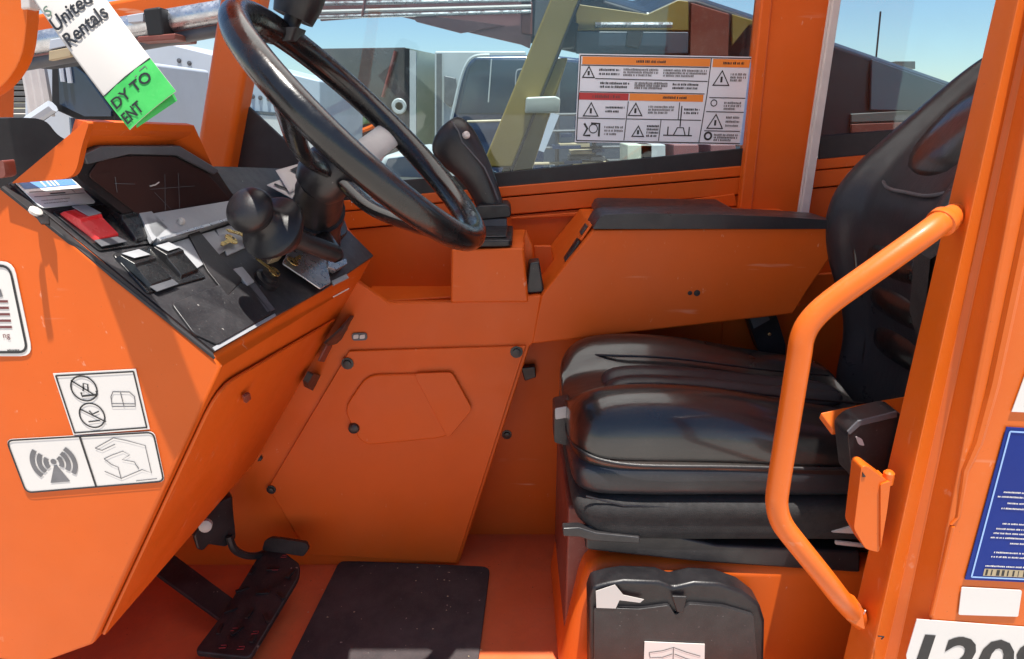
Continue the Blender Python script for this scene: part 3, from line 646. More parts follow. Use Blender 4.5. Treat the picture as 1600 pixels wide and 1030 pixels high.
# suspension bellows and slides
NY = 1.085
def sec(x, pts): return [V((x, y, z)) for y, z in pts]
cw = .47
x0, x1 = A(886, 640, 1.2).x, .74
def cush_pts(zs, narrow, drop, y0=NY):
    # near side up, over both bolsters, down the far side
    P = [(.03, .0), (.006, .03), (.0, .075), (.010, .122), (.045, .160), (.095, .172), (.140, .148), (.165, .112), (.235, .108), (.305, .112), (.33, .148), (.375, .174), (.425, .163), (.460, .122), (.47, .075), (.464, .03), (.44, 0)]
    o = []
    for y, z in P:
        yy = cw / 2 + (y - cw / 2) * narrow; o.append((y0 + yy, zs + z * drop))
    return o
zc = .492
rings = []
for t, nar, dr, dz in ((0, .55, .32, .045), (.012, .78, .52, .03), (.045, .92, .78, .012), (.10, .985, .93, .004), (.2, 1, 1, 0), (.38, 1.0, .985, 0), (.56, 1, .90, -.004), (.74, 1, .78, -.008), (.9, 1, .70, -.010), (1, .98, .66, -.010)):
    rings.append(sec(x0 + (x1 - x0) * t, cush_pts(zc + dz, nar, dr)))
seat = loft('seat', rings, 'vinyl', T, sub=2)
# centre insert panels with stitched ribs
ins = []
for t, z in ((.13, .1), (.16, .128), (.3, .131), (.5, .121), (.72, .104), (.95, .09)):
    X = x0 + (x1 - x0) * t
    ins.append([V((X, NY + y, zc + z + e)) for y, e in ((.170, -.03), (.175, -.006), (.195, .008), (.215, .009), (.232, -.002), (.238, -.002), (.255, .009), (.275, .008), (.295, -.006), (.30, -.03))])
loft('seat_insert', ins, 'vinyl_matte', seat, sub=2)
# piping round the near side
pp = []
for t, yy, zz in ((.02, .20, .055), (.004, .14, .05), (.012, .07, .055), (.035, .03, .058), (.09, .008, .052), (.2, -.003, .047), (.45, -.004, .045), (.75, -.003, .040), (1.0, .0, .04)):
    pp.append(V((x0 + (x1 - x0) * t, NY + yy, zc + zz)))
tube('piping', spline(pp, 5), .0035, 'rubber', seat, n=8)
pp = [V((x0 + (x1 - x0) * t, NY + yy, zc + zz)) for t, yy, zz in ((.10, .13, .135), (.2, .155, .142), (.4, .158, .137), (.7, .158, .112), (.95, .158, .097))]
tube('piping', spline(pp, 4), .0028, 'rubber', seat, n=8)
pp = [V((p.x, NY + cw - (p.y - NY), p.z)) for p in pp]
tube('piping', spline(pp, 4), .0028, 'rubber', seat, n=8)
# skirt under the cushion, wider lower bellows
def ring_rect(xa, xb, ya, yb, z, r=.05):
    return rounded([V((xa, ya, z)), V((xb, ya, z)), V((xb, yb, z)), V((xa, yb, z))], r, 4)
lowb = []
for z, i, f in ((.545, .014, .014), (.52, .006, .004), (.495, .004, .002), (.47, .010, .008), (.455, .022, .02)):
    lowb.append(ring_rect(x0 + f, x1 + .02, NY + i, NY + cw - i, z, .07))
loft('seat_skirt', lowb, 'vinyl_matte', seat, sub=1)
lowb = []
for z, i, f in ((.47, .018, .02), (.452, .004, .012), (.435, .0, .006), (.412, .008, .01), (.395, .006, .02), (.375, .012, .05), (.36, .022, .10)):
    lowb.append(ring_rect(x0 + f, x1 + .10, NY + i - .004, NY + cw - i, z, .06))
loft('suspension_bellows', lowb, 'fabric', seat, sub=1)
tube('bellows_cord', [V((x0 + .03, NY + .006, .470)), V((x0 + .10, NY + .003, .452)), V((x0 + .3, NY + .003, .446)), V((x1 + .05, NY + .004, .444))], .0018, 'rubber', seat, n=6)
prism('slide_rail', AS([(915, 822), (1010, 828), (1120, 852), (1345, 862), (1345, 896), (1100, 880), (985, 868), (915, 860)], NY + .012), (0, .04, 0), 'plastic', seat, bevel=.006)
prism('slide_lever', AS([(879, 826), (905, 825), (932, 833), (1000, 840), (1000, 850), (925, 846), (905, 840), (880, 839)], NY + .0), (0, .02, 0), 'plastic', seat, bevel=.003)
span('suspension_frame', (x0 + .08, NY + .05, base_z - .004), (x1 + .1, NY + cw - .05, .40), 'plastic', seat, bevel=.01)
prism('weight_knob', rounded(AS([(866, 640), (892, 634), (893, 698), (866, 692)], 1.24), .006), (0, .06, 0), 'plastic', seat, bevel=.005)
prism('knob_face', rounded(AS([(867, 639), (891, 635), (892, 652), (868, 656)], 1.237), .003), (0, .004, 0), 'metal_lit_spoke', seat, bevel=.001)
# buckle
bk_ = prism('belt_buckle', rounded(AS([(1166, 493), (1206, 475), (1216, 500), (1228, 540), (1226, 572), (1202, 568), (1184, 545)], 1.57), .006), (0, .03, 0), 'plastic', seat, bevel=.005)
prism('buckle_button', AS([(1172, 497), (1197, 486), (1203, 500), (1178, 514)], 1.568), (0, .004, 0), 'grey_dark', seat, bevel=.001)
lathe('buckle_rivet', A(1202, 522, 1.568), (0, -1, 0), [(.004, 0), (.004, .003), (.002, .004)], 'brass', seat, n=8)
tube('buckle_strap', [A(1214, 566, 1.585), A(1218, 600, 1.57), A(1225, 640, 1.53)], .018, 'fabric', seat, n=8, flat=.3)

# backrest
mid = NY + cw / 2
BT = [(.44, .80, .17, .5), (.455, .795, .195, .8), (.54, .790, .205, 1.0), (.62, .800, .205, 1.0), (.70, .795, .210, 1.05), (.78, .770, .226, 1.2), (.86, .752, .243, 1.35), (.94, .748, .247, 1.35), (1.01, .765, .238, 1.15), (1.08, .806, .215, .9), (1.14, .846, .19, .7), (1.20, .884, .155, .6), (1.24, .912, .12, .55), (1.262, .93, .09, .5), (1.272, .94, .045, .35)]
def bt(z, k):
    for p, q in zip(BT, BT[1:]):
        if z <= q[0]: t = (z - p[0]) / (q[0] - p[0]); return p[k] + (q[k] - p[k]) * t
    return BT[-1][k]
HP = [(-1, .06), (-.96, .012), (-.86, -.026), (-.68, -.030), (-.55, -.002), (-.42, .010), (0, .014), (.42, .010), (.55, -.002), (.68, -.030), (.86, -.026), (.96, .012), (1, .06), (.9, .11), (.5, .125), (0, .128), (-.5, .125), (-.9, .11)]
rings = [[V((cx + .03 + (px - .03) * (k if px < 0.02 else max(.55, k * .8)), mid + py * w, z - .1 * (px - .05) * k)) for py, px in HP] for z, cx, w, k in BT]
back = loft('backrest', rings, 'vinyl_matte', T, sub=2)
def bp(sv, py, off): z = .57 + .70 * sv; return V((bt(z, 1) + off, mid + py, z))
for sg in (-1, 1):
    tube('piping', spline([bp(.05, sg * .11, .0), bp(.2, sg * .115, .0), bp(.35, sg * .12, -.006), bp(.48, sg * .135, -.006), bp(.56, sg * .15, -.002), bp(.60, sg * .14, .002)], 5), .004, 'vinyl', back, n=8)
tube('piping', spline([bp(.66, -.13, .012), bp(.62, -.08, .002), bp(.615, 0, .0), bp(.62, .08, .002), bp(.66, .13, .012), bp(.76, .145, .016), bp(.86, .12, .02), bp(.92, .06, .02), bp(.93, 0, .02), bp(.92, -.06, .02), bp(.86, -.12, .02), bp(.76, -.145, .016)], 5, True), .0035, 'grey_dark', back, n=8, closed=True)
hr = []
for sv, w, off in ((.645, .05, .03), (.655, .085, .008), (.70, .105, -.004), (.78, .105, -.006), (.86, .085, -.002), (.895, .05, .01), (.90, .03, .03)):
    hr.append([bp(sv, w * math.cos(a_), off + .02 * (1 - math.sin(a_))) for a_ in [2 * math.pi * k / 16 for k in range(16)]])
loft('headrest_pad', hr, 'vinyl', back, sub=1)
for sv0, sv1 in ((.10, .21), (.23, .34), (.36, .47)):
    rib = []
    for t, d_ in ((0, .02), (.15, .002), (.5, -.006), (.85, .002), (1, .02)):
        sv = sv0 + (sv1 - sv0) * t; rib.append([bp(sv, y_, d_ + e_) for y_, e_ in ((-.10, .02), (-.095, .004), (-.05, 0), (0, -.002), (.05, 0), (.095, .004), (.10, .02))])
    loft('back_rib', rib, 'vinyl', back, sub=1)
tube('belt', [bp(.62, -.215, .03), bp(.5, -.20, -.055), bp(.34, -.185, -.05), bp(.2, -.18, -.03), bp(.05, -.19, -.02)], .024, 'fabric', back, n=8, flat=.12, upv=(1, 0, 0))

# shelf behind the seat, side cover with slot, lock box
prism('rear_shelf', [A(1282, 645, 1.06), A(1302, 672, 1.045), A(1345, 668, 1.045), A(1420, 650, 1.045), A(1420, 618, 1.06), A(1345, 632, 1.07)], (0, .004, -.012), 'orange_frame', T, bevel=.002)
sc_ = [(1324, 676), (1342, 660), (1398, 645), (1412, 648), (1408, 770), (1332, 750)]
cv = prism('seat_cover', rounded(AS(sc_, .99), .01), (0, .05, 0), 'plastic', T, bevel=.006, seg=3)
prism('cover_slot', rounded(AS([(1337, 682), (1347, 686), (1351, 697), (1342, 695)], .988), .003), (0, .004, 0), 'seal_white', cv)
prism('cover_edge', AS([(1324, 675), (1341, 658), (1402, 643), (1402, 652), (1344, 666), (1328, 680)], .988), (0, .004, 0), 'grey_dark', cv, bevel=.001)
prism('steel_strip', AS([(1300, 832), (1342, 820), (1346, 832), (1335, 834)], 1.0), (0, .004, 0), 'metal_lit_spoke', cv)
prism('steel_strip', AS([(1306, 846), (1350, 851), (1350, 856), (1306, 851)], 1.0), (0, .004, 0), 'metal_lit_spoke', cv)

# document box on the seat base
db = [(921, 1060), (920, 935), (926, 918), (950, 912), (975, 908), (1030, 910), (1052, 918), (1085, 911), (1125, 913), (1162, 926), (1188, 946), (1196, 972), (1194, 1060)]
bxo = prism('document_box', AS(db, 1.045), (0, .05, 0), 'rubber', T, bevel=.008, seg=3)
prism('box_front', rounded(AS([(928, 1060), (928, 950), (1000, 952), (1046, 946), (1056, 962), (1076, 944), (1130, 948), (1178, 962), (1186, 1060)], 1.038), .006), (0, .008, 0), 'plastic', bxo, bevel=.003)
prism('box_latch', AS([(1050, 932), (1074, 933), (1068, 958), (1058, 957)], 1.034), (0, .006, 0), 'rubber', bxo, bevel=.002)
prism('box_paper', AS([(931, 924), (961, 914), (974, 930), (1006, 937), (1000, 942), (968, 938), (962, 951), (932, 950)], 1.0365), (0, .001, 0), 'paper', bxo)
s = Sheet('manual_sticker', AS([(1007, 1002), (1101, 1006), (1100, 1060), (1005, 1060)], 1.037), 'decal_white', bxo)
for pts in ([(.08, .28), (.3, .22), (.48, .12), (.7, .24), (.93, .34)], [(.48, .12), (.48, .7)], [(.08, .28), (.1, .42), (.3, .4), (.46, .3)], [(.5, .3), (.7, .42), (.9, .5)], [(.06, .5), (.3, .46), (.46, .6)]):
    s.line('ink_grey', pts, .0016)
s.done()

# ================================================================ door post, handrail, outer side
def pline(a, b, Y, y0=-420, y1=1250): f = lambda y: a + (b - a) * y / 1030; return A(f(y0), y0, Y), A(f(y1), y1, Y)
cols = [pline(1556, 1319, .985), pline(1556, 1318, .935), pline(1586, 1356, .885), pline(1592, 1362, .880), pline(1610, 1382, .900), pline(1622, 1402, .892), pline(1640, 1440, .868), pline(1645, 1446, .866)]
far = [(V((1.5, .862, 2.0)), V((1.5, .862, -.5)))]
out = cols + [(V((1.5, .866, cols[-1][0].z)), V((1.5, .866, cols[-1][1].z))), (V((1.5, .985, cols[0][0].z)), V((1.5, .985, cols[0][1].z)))]
n = len(out); vv = [p for c in out for p in c]
ff = [(2 * i, 2 * i + 1, (2 * i + 3) % (2 * n), (2 * i + 2) % (2 * n)) for i in range(n)] + [tuple(range(0, 2 * n, 2)), tuple(range(2 * n - 1, 0, -2))]
post = mesh('door_post', vv, ff, 'orange_frame', T, bevel=.004, seg=3)
# pressed rib on the outer side
ex = .8655
tube('pressed_rib', [A(x, y, ex) for x, y in ((1680, 0), (1590, 420), (1552, 600), (1528, 690), (1508, 735), (1503, 770), (1497, 808), (1486, 820))], [.008, .008, .008, .007, .005, .004, .003, .002], 'orange_frame', post, n=8)
tube('pressed_rib', [A(x, y, ex) for x, y in ((1488, 822), (1470, 900), (1456, 960))], .0035, 'orange_frame', post, n=8)
rl = [A(x, y, Y) for x, y, Y in ((1492, 336, .915), (1470, 348, .885), (1440, 370, .868), (1370, 420, .86), (1300, 470, .86), (1268, 500, .86), (1254, 526, .86), (1248, 560, .86), (1232, 660, .86), (1216, 760, .86), (1214, 790, .86), (1222, 818, .86), (1244, 848, .86), (1286, 900, .862), (1314, 936, .875), (1332, 956, .90), (1346, 970, .93))]
rail = tube('handrail', spline(rl, 4), .0160, 'orange_frame', T, n=16)
prism('rail_foot', rounded(AS([(1316, 930), (1346, 945), (1352, 985), (1322, 968)], .884), .006), (0, .02, 0), 'orange_frame', rail, bevel=.003)
lathe('rail_collar', A(1472, 347, .888), (.75, .45, .4), [(.0165, -.006), (.0195, -.004), (.0195, .006), (.0165, .01)], 'orange_frame', rail)
lk = prism('door_striker', rounded(AS([(1346, 729), (1356, 728), (1388, 752), (1374, 864), (1352, 858), (1334, 826)], .892), .006), (0, .03, 0), 'orange_frame', T, bevel=.004)
prism('striker_lip', rounded(AS([(1376, 757), (1392, 752), (1386, 800), (1376, 858)], .889), .004), (0, .035, 0), 'orange_frame', lk, bevel=.003)
lathe('striker_pin', A(1388, 746, .90), (0, 0, 1), [(.008, -.01), (.008, .008), (.005, .011)], 'orange_frame', lk, n=14)
prism('striker_slot', AS([(1348, 738), (1353, 745), (1348, 746)], .8905), (0, .002, 0), 'ink', lk)
tube('chip', [A(1372, 994, .8745), A(1381, 995, .8745), A(1377, 999, .8745)], .0012, 'ink', post, n=5)
tube('chip', [A(1332, 960, .9), A(1345, 968, .898), A(1352, 954, .89)], .0012, 'decal_white', post, n=5)

# ---- decals on the outer side
dy = .8645
s = Sheet('warning_plate', AS([(1572, 667), (1790, 680), (1790, 918), (1507, 905)], dy), 'sign_blue', post)
s.frame('sign_lightblue', .006, .0025)
for v, u0, u1 in ((.40, .09, .9), (.43, .06, .9), (.47, .13, .8), (.505, .10, .8), (.605, .13, .8), (.64, .10, .8), (.67, .09, .85), (.70, .08, .8), (.735, .2, .8), (.80, .12, .42), (.83, .11, .42), (.895, .09, .42)):
    s.scribble('decal_white', u0, v - .008, u1, v + .008, 1, .0022, 12)
s.rect('ink_tan', .09, .915, .9, .965)
for k in range(26):
    u = .10 + k * .03; s.rect('ink', u, .92, u + random.uniform(.004, .018), .96, .0008)
s.done()
s = Sheet('blank_label', AS([(1502, 917), (1596, 922), (1590, 963), (1497, 960)], dy), 'decal_white', post, r=.003); s.done()
s = Sheet('number_decal', AS([(1432, 967), (1800, 994), (1800, 1110), (1400, 1076)], dy), 'decal_white', post, cut=[(0, 0), (1, 0), (1, 1), (.05, 1), (.0, .5)])
s.text('ink', '1209', -.012, .76, .56, bold=.026, wide=1.0, shear=.05); s.done()
s = Sheet('safety_decal', AS([(1612, 555), (1760, 560), (1750, 650), (1580, 643)], dy), 'decal_white', post); s.rect('ink', .09, .1, .9, .86); s.done()

# ---- decals on the dash side
fy = YN - .0005
def AC(x, y):    # on the creased dash side
    for tri in ((cr0, N2, cr1), (N1, cr0, cr1)):
        nn = (tri[1] - tri[0]).cross(tri[2] - tri[0]).normalized(); p = AP(x, y, tri[0], nn)
        if tri[0] is cr0:
            e = (cr1 - cr0); side = e.cross(p - cr0).y
            if side * e.cross(N2 - cr0).y >= 0: return p + V((0, -.001, 0))
        else: return p + V((0, -.001, 0))
s = Sheet('pictogram_decal', [AC(84, 583), AC(213, 576), AC(235, 670), AC(116, 679)], 'decal_white', dash, thick=.0008)
s.frame('ink', .0035, .0024)
s.arc('ink', .32, .26, .20, .0022, sx=.95); s.line('ink', [(.19, .12), (.45, .40)], .002)
s.line('ink', [(.27, .32), (.27, .38), (.46, .37), (.46, .31)], .003); s.line('ink', [(.30, .30), (.33, .18), (.38, .20), (.36, .30)], .002)
s.arc('ink', .32, .70, .20, .0022, sx=.95); s.line('ink', [(.19, .58), (.47, .82)], .002); s.line('ink', [(.3, .62), (.33, .68), (.42, .64)], .002); s.line('ink', [(.25, .80), (.4, .79)], .002)
s.line('ink_grey', [(.62, .42), (.66, .34), (.86, .36), (.91, .44), (.89, .60), (.6, .58)], .0016, True); s.line('ink_grey', [(.75, .36), (.75, .59)], .0014); s.line('ink_grey', [(.6, .53), (.9, .56)], .0014)
s.done()
s = Sheet('pictogram_decal', [AC(10, 686), AC(242, 673), AC(259, 752), AC(42, 770)], 'decal_white', dash, r=.010, thick=.0008)
s.frame('ink', .0015, .0026, r=.010); s.line('ink', [(.5, .02), (.51, .98)], .0032)
for r_, w in ((.13, .007), (.24, .007), (.35, .007)):
    s.arc('ink_grey', .27, .47, r_, w, -45, 40, 10); s.arc('ink_grey', .27, .47, r_, w, 140, 225, 10)
s.disc('ink_grey', .27, .45, .05); s.poly('ink_grey', [(.265, .52), (.285, .52), (.34, .84), (.20, .84)])
for pts in ([(.58, .25), (.72, .08), (.80, .14), (.92, .26), (.92, .80), (.86, .72), (.70, .86), (.60, .70)], [(.62, .46), (.68, .40), (.76, .34), (.80, .42), (.74, .50), (.82, .56), (.84, .70)], [(.62, .46), (.66, .58), (.70, .64), (.70, .86)], [(.58, .25), (.62, .3), (.72, .2)]):
    s.line('ink_grey', pts, .0013, False)
s.line('ink_grey', [(.80, .93), (.95, .92)], .0012); s.done()
s = Sheet('flag_decal', [AC(-110, 408), AC(22, 408), AC(53, 556), AC(-80, 556)], 'decal_white', dash, r=.018, thick=.0008)
s.frame('ink', .006, .0036, r=.014)
for k in range(5): s.rect('ink_maroon', .5, .40 + k * .068, .845 - .004 * k, .425 + k * .068)
s.poly('ink_grey', [(.7, .38), (.80, .36), (.79, .28)]); s.scribble('ink', .72, .925, .86, .945, 1, .0022, 3); s.text('ink_maroon', 'ng', .70, .80, .06); s.done()

# ---- decal board on the window
s = Sheet('safety_decal_board', AS([(905, 84), (1177, 89), (1161, 227), (898, 222)], YF - .001), 'board_white', T, thick=.001)
W1 = .0022
s.rect('ink_orange', .02, .03, .755, .115); s.rect('ink_orange', .77, .03, .985, .12); s.rect('ink_red', .012, .43, .30, .51); s.rect('ink_orange', .305, .43, .735, .51)
s.frame('ink', .004, .0026)
for pts in ([(.015, .42), (.74, .42)], [(.76, .02), (.755, .42), (.735, .98)], [(.30, .52), (.29, .97)], [(.015, .125), (.75, .125)], [(.01, .72), (.29, .72)], [(.3, .72), (.735, .72)], [(.1, .27), (.75, .28)], [(.5, .72), (.495, .97)], [(.6, .52), (.6, .72)], [(.76, .62), (.98, .62)], [(.77, .46), (.98, .46)], [(.76, .84), (.97, .84)]):
    s.line('ink', pts, .0022)
s.scribble('ink', .33, .06, .50, .09, 1, .005, 4); s.scribble('ink', .50, .455, .64, .485, 1, .005, 3); s.scribble('ink_maroon', .09, .455, .25, .49, 1, .006, 3); s.scribble('ink', .83, .06, .95, .09, 1, .005, 3)
for cx, cy, h in ((.06, .20, .12), (.085, .62, .15), (.345, .61, .14), (.37, .86, .12), (.83, .24, .16), (.82, .73, .16)):
    s.tri('ink', cx, cy, h, .0055); s.line('ink', [(cx, cy - h * .1), (cx, cy + h * .3)], .0055)
for u0, v0, u1, v1, r_, d_ in ((.12, .15, .24, .24, 2, 3), (.26, .15, .46, .24, 3, 4), (.49, .15, .74, .24, 3, 6), (.13, .30, .30, .38, 2, 3), (.33, .30, .52, .38, 3, 3), (.55, .30, .70, .38, 2, 2), (.17, .57, .28, .66, 2, 2), (.42, .56, .57, .66, 3, 3), (.63, .58, .72, .66, 2, 2), (.17, .80, .28, .92, 3, 3), (.42, .78, .49, .93, 4, 1), (.88, .18, .97, .28, 3, 2), (.86, .50, .96, .60, 3, 2), (.88, .66, .96, .80, 3, 2), (.82, .87, .96, .96, 3, 3)):
    s.scribble('ink_grey' if r_ == 3 else 'ink', u0, v0, u1, v1, r_, .0046, d_)
s.line('ink', [(.05, .78), (.07, .84), (.05, .92), (.09, .92)], .0055); s.line('ink', [(.09, .78), (.14, .78), (.14, .93)], .0055); s.arc('ink', .105, .84, .05, .0025); s.arc('ink', .80, .52, .035, .0025); s.arc('ink', .785, .90, .04, .005)
for pts in ([(.52, .90), (.69, .90)], [(.545, .90), (.545, .80)], [(.67, .90), (.67, .80)], [(.58, .90), (.60, .81), (.635, .81), (.65, .90)], [(.615, .80), (.615, .56)]): s.line('ink', pts, .003)
s.done()
# paler strip of the board's backing that has come loose on its right
prism('board_edge', AS([(1172, 98), (1178, 98), (1163, 226), (1156, 227)], YF - .004), (0, .001, 0), 'sign_lightblue', s.o)

# ================================================================ loose things in the cab
mt = prism('floor_mat', rounded([AZ(531, 879, .003), AZ(766, 889, .003), AZ(742, 1080, .003), AZ(432, 1080, .003)], .025), (0, 0, .008), 'mat', None, bevel=.002)
tag(mt, 'black rubber floor mat with crumbs, lying in front of the seat', 'mat')
# hang tag
def tb_(u, v): return .003 * math.sin(u * 3.1) - .03 * (1 - v) ** 2 + .004 * v
s = Sheet('hang_tag', [A(5, -45, .80), A(80, -105, .81), A(278, 144, .785), A(206, 204, .78)], 'paper', None, bend=tb_)
tag(s.o, 'white paper rental tag with green foot, hanging over the dashboard', 'tag')
K = 10; vv = []; ff = []
for i in range(K + 1):
    for j in range(5): vv.append(s.P(i / K, .785 + .215 * j / 4, .0004))
for i in range(K):
    for j in range(4): ff.append((i * 5 + j, i * 5 + 5 + j, i * 5 + 6 + j, i * 5 + 1 + j))
mesh('green_foot', vv, ff, 'tag_green', s.o, smooth=True, label='green foot of the tag')
vv = [s.raw(.25, .93) - s.n * .002, s.raw(.98, .93) - s.n * .004, s.raw(.9, 1.03) - s.n * .006, s.raw(.1, 1.01) - s.n * .003]
mesh('under_leaf', vv, [(0, 1, 2, 3)], 'tag_green', s.o)
s.line('ink', [(0, .785), (.5, .785), (1, .785)], .0012, l=.001)
s.text('ink', 'United', .0, .362, .080, bold=.018, wide=.86, l=.0012)
s.text('ink', 'Rentals', .03, .476, .080, bold=.018, wide=.84, l=.0012)
s.text('ink_green', 'S', .03, .27, .06, bold=.01, l=.0012)
s.text('ink', 'DY TO', .03, .88, .055, bold=.018, wide=1.1, l=.0012)
s.text('ink', 'ENT', .02, .975, .06, bold=.018, wide=.8, l=.0012)
s.line('ink_grey', [(.62, .815), (.66, .815)], .001); s.line('ink_grey', [(.74, .805), (.86, .803), (.86, .82)], .001)
s.done()
tube('tag_string', spline([s.raw(.5, .02), A(-30, -150, .815), A(-60, -240, .81)], 6), .0012, 'paper', s.o, n=6)

# papers and keys on the dashboard
def leafpaper(name, px, h, label, curl=.01, mat='paper'):
    p = [D(x, y, hh) for (x, y), hh in zip(px, h)]; K = 6; vv = []; ff = []
    for i in range(K + 1):
        for j in range(K + 1):
            u, v = i / K, j / K
            q = p[0] * ((1 - u) * (1 - v)) + p[1] * (u * (1 - v)) + p[2] * (u * v) + p[3] * ((1 - u) * v)
            vv.append(q + pn * (curl * math.sin(u * 3.1) * (1 - v)))
    for i in range(K):
        for j in range(K): ff.append((i * (K + 1) + j, (i + 1) * (K + 1) + j, (i + 1) * (K + 1) + j + 1, i * (K + 1) + j + 1))
    o = mesh(name, vv, ff, mat, None, smooth=True); m = o.modifiers.new('t', 'SOLIDIFY'); m.thickness = .0005
    return tag(o, label, 'paper'), p
def inkon(o, p, items):
    def q(u, v, l=.0035):
        return p[0] * ((1 - u) * (1 - v)) + p[1] * (u * (1 - v)) + p[2] * (u * v) + p[3] * ((1 - u) * v) + pn * l
    for mat, uv in items: mesh('print', [q(u, v) for u, v in uv], [tuple(range(len(uv)))], mat, o)
def ringuv(cx, cy, r, n=14): return [(cx + r * math.cos(6.283 * k / n), cy + r * math.sin(6.283 * k / n)) for k in range(n)]
o, p = leafpaper('paper_slip', ((418, 282), (490, 267), (470, 300), (440, 318)), (.03, .05, .04, .03), 'crumpled white slip with black marks behind the round black knob', .0)
inkon(o, p, [('ink', [(.22, .18), (.42, .12), (.4, .5)]), ('ink', ringuv(.72, .28, .09)), ('ink', [(.5, .75), (.56, .7), (.62, .9), (.56, .95)])])
o, p = leafpaper('paper_slip', ((408, 300), (440, 290), (494, 330), (470, 340)), (.02, .03, .03, .03), 'narrow white slip lying beside the round black knob', .0)
inkon(o, p, [('ink', [(.1, .1), (.2, .05), (.35, .4), (.3, .45)])])
o, p = leafpaper('paper_slip', ((512, 325), (531, 308), (563, 338), (518, 354)), (.075, .075, .075, .075), 'white square slip with a black ring, sticking out right of the steering column', .0)
inkon(o, p, [('ink', ringuv(.22, .55, .17)), ('paper', ringuv(.24, .5, .07))])
def key(px, h, rot, label):
    c = D(*px, h); e1 = (D(px[0] + 10, px[1], h) - c).normalized(); e2 = pn.cross(e1).normalized(); a = math.radians(rot)
    u = e1 * math.cos(a) + e2 * math.sin(a); w = pn.cross(u)
    o = prism('key', [c + u * (.011 * math.cos(6.283 * k / 12)) + w * (.012 * math.sin(6.283 * k / 12)) for k in range(12)], pn * .002, 'brass', None, bevel=.0005)
    tag(o, label, 'key')
    prism('blade', [c + u * .010 + w * .004, c + u * .036 + w * .004, c + u * .039, c + u * .034 - w * .002, c + u * .03 - w * .004, c + u * .024 - w * .002, c + u * .010 - w * .004], pn * .002, 'brass', o)
    prism('key_hole', [c + u * (-.006 + .003 * math.cos(6.283 * k / 8)) + w * (.003 * math.sin(6.283 * k / 8)) + pn * .0021 for k in range(8)], pn * .0004, 'ink', o)
key((352, 386), .018, 200, 'brass key lying on the grey switch plate left of the round knob')
key((372, 382), .022, 160, 'brass key resting against the foot of the round black knob')
key((416, 440), .024, 120, 'brass key standing in the black key switch')
key((444, 424), .026, 20, 'brass key at the corner of the grey metal plate')

vv = []; ff = []
for i in range(24):
    x = random.uniform(470, 760); y = random.uniform(885, 1029); p = AZ(x, y, .012); r = random.uniform(.0012, .0032); k = len(vv)
    for dx, dy_, dz in ((1, 0, 0), (-.6, .8, 0), (-.5, -.9, 0), (.1, 0, 1)): vv.append(p + V((dx, dy_ * .7, dz * .6)) * r)
    ff += [(k, k + 1, k + 3), (k + 1, k + 2, k + 3), (k + 2, k, k + 3), (k, k + 2, k + 1)]
o = mesh('crumbs', vv, ff, 'ink_tan'); tag(o, 'pale crumbs and grit scattered on the black floor mat', 'grit', kind='stuff')

# ================================================================ beyond the glass
# own boom beside the cab, raised to the front
BY = 2.25
bm = prism('boom', AS([(480, -140), (498, 34), (622, 24), (900, 84), (1330, 232), (1700, 330), (1700, 208), (1308, 72), (1090, 0), (1060, -2), (1012, 20), (945, 0), (900, -60), (760, -140)], BY), (0, .30, .075), 'navy', T, bevel=.012)
def bplate(px, mat, k=1, name='boom_plate', d=.012): return prism(name, AS(px, BY - d * k), (0, d * .9, 0), mat, bm, bevel=.003)
bplate([(622, 25), (640, -60), (830, -60), (832, 54), (828, 76), (815, 70)], 'boom_mauve')  # mauve plates: shaded look of the orange boom put into their colour
bplate([(500, 33), (620, 24), (640, 10), (640, -30), (500, -30)], 'boom_red')
bplate([(640, 20), (790, 40), (720, 52), (650, 34)], 'boom_mauve', 2)
bplate([(815, 0), (832, 4), (832, 55), (815, 52)], 'boom_red', 2)
bplate([(836, -20), (866, -20), (850, 60), (834, 56)], 'grey_dark', 1)
bplate([(900, 6), (1012, 22), (1060, 0), (1076, 2), (1076, 48), (900, 48)], 'olive')
bplate([(900, 49), (1076, 50), (1075, 84), (900, 84)], 'slate', 1)
bplate([(980, 49), (1006, 49), (998, 76), (978, 72)], 'boom_grey', 2)
bplate([(1080, 4), (1140, 22), (1138, 88), (1078, 88)], 'boom_red')
bplate([(1144, 22), (1192, 36), (1170, 40), (1144, 72)], 'olive')
bplate([(1362, 92), (1560, 162), (1560, 178), (1360, 172)], 'slate', 1)
bplate([(1330, 178), (1500, 168), (1500, 186), (1330, 192)], 'boom_grey', 1)
bplate([(1330, 194), (1500, 188), (1500, 204), (1330, 208)], 'boom_red', 1)
tube('boom_pipe', [A(930, 39, BY - .03), A(1050, 39, BY - .03)], .008, 'steel', bm, n=8)
for y0, y1 in ((6, 0), (19, 10), (27, 18)): tube('boom_hose', [A(495, y0, BY - .03), A(830, y1, BY - .03)], .006, 'steel' if y0 != 19 else 'seal_white', bm, n=8)
tube('boom_hose', [A(566, 26, BY - .035), A(574, -20, BY - .035)], .004, 'boom_red', bm, n=6)
tube('aerial', [A(1369, 90, 3.2), A(1376, 18, 3.2)], .004, 'black_paint', T, n=5)
prism('work_light', AS([(1400, 96), (1430, 96), (1430, 108), (1412, 104)], 2.7), (0, .1, 0), 'boom_grey', T)
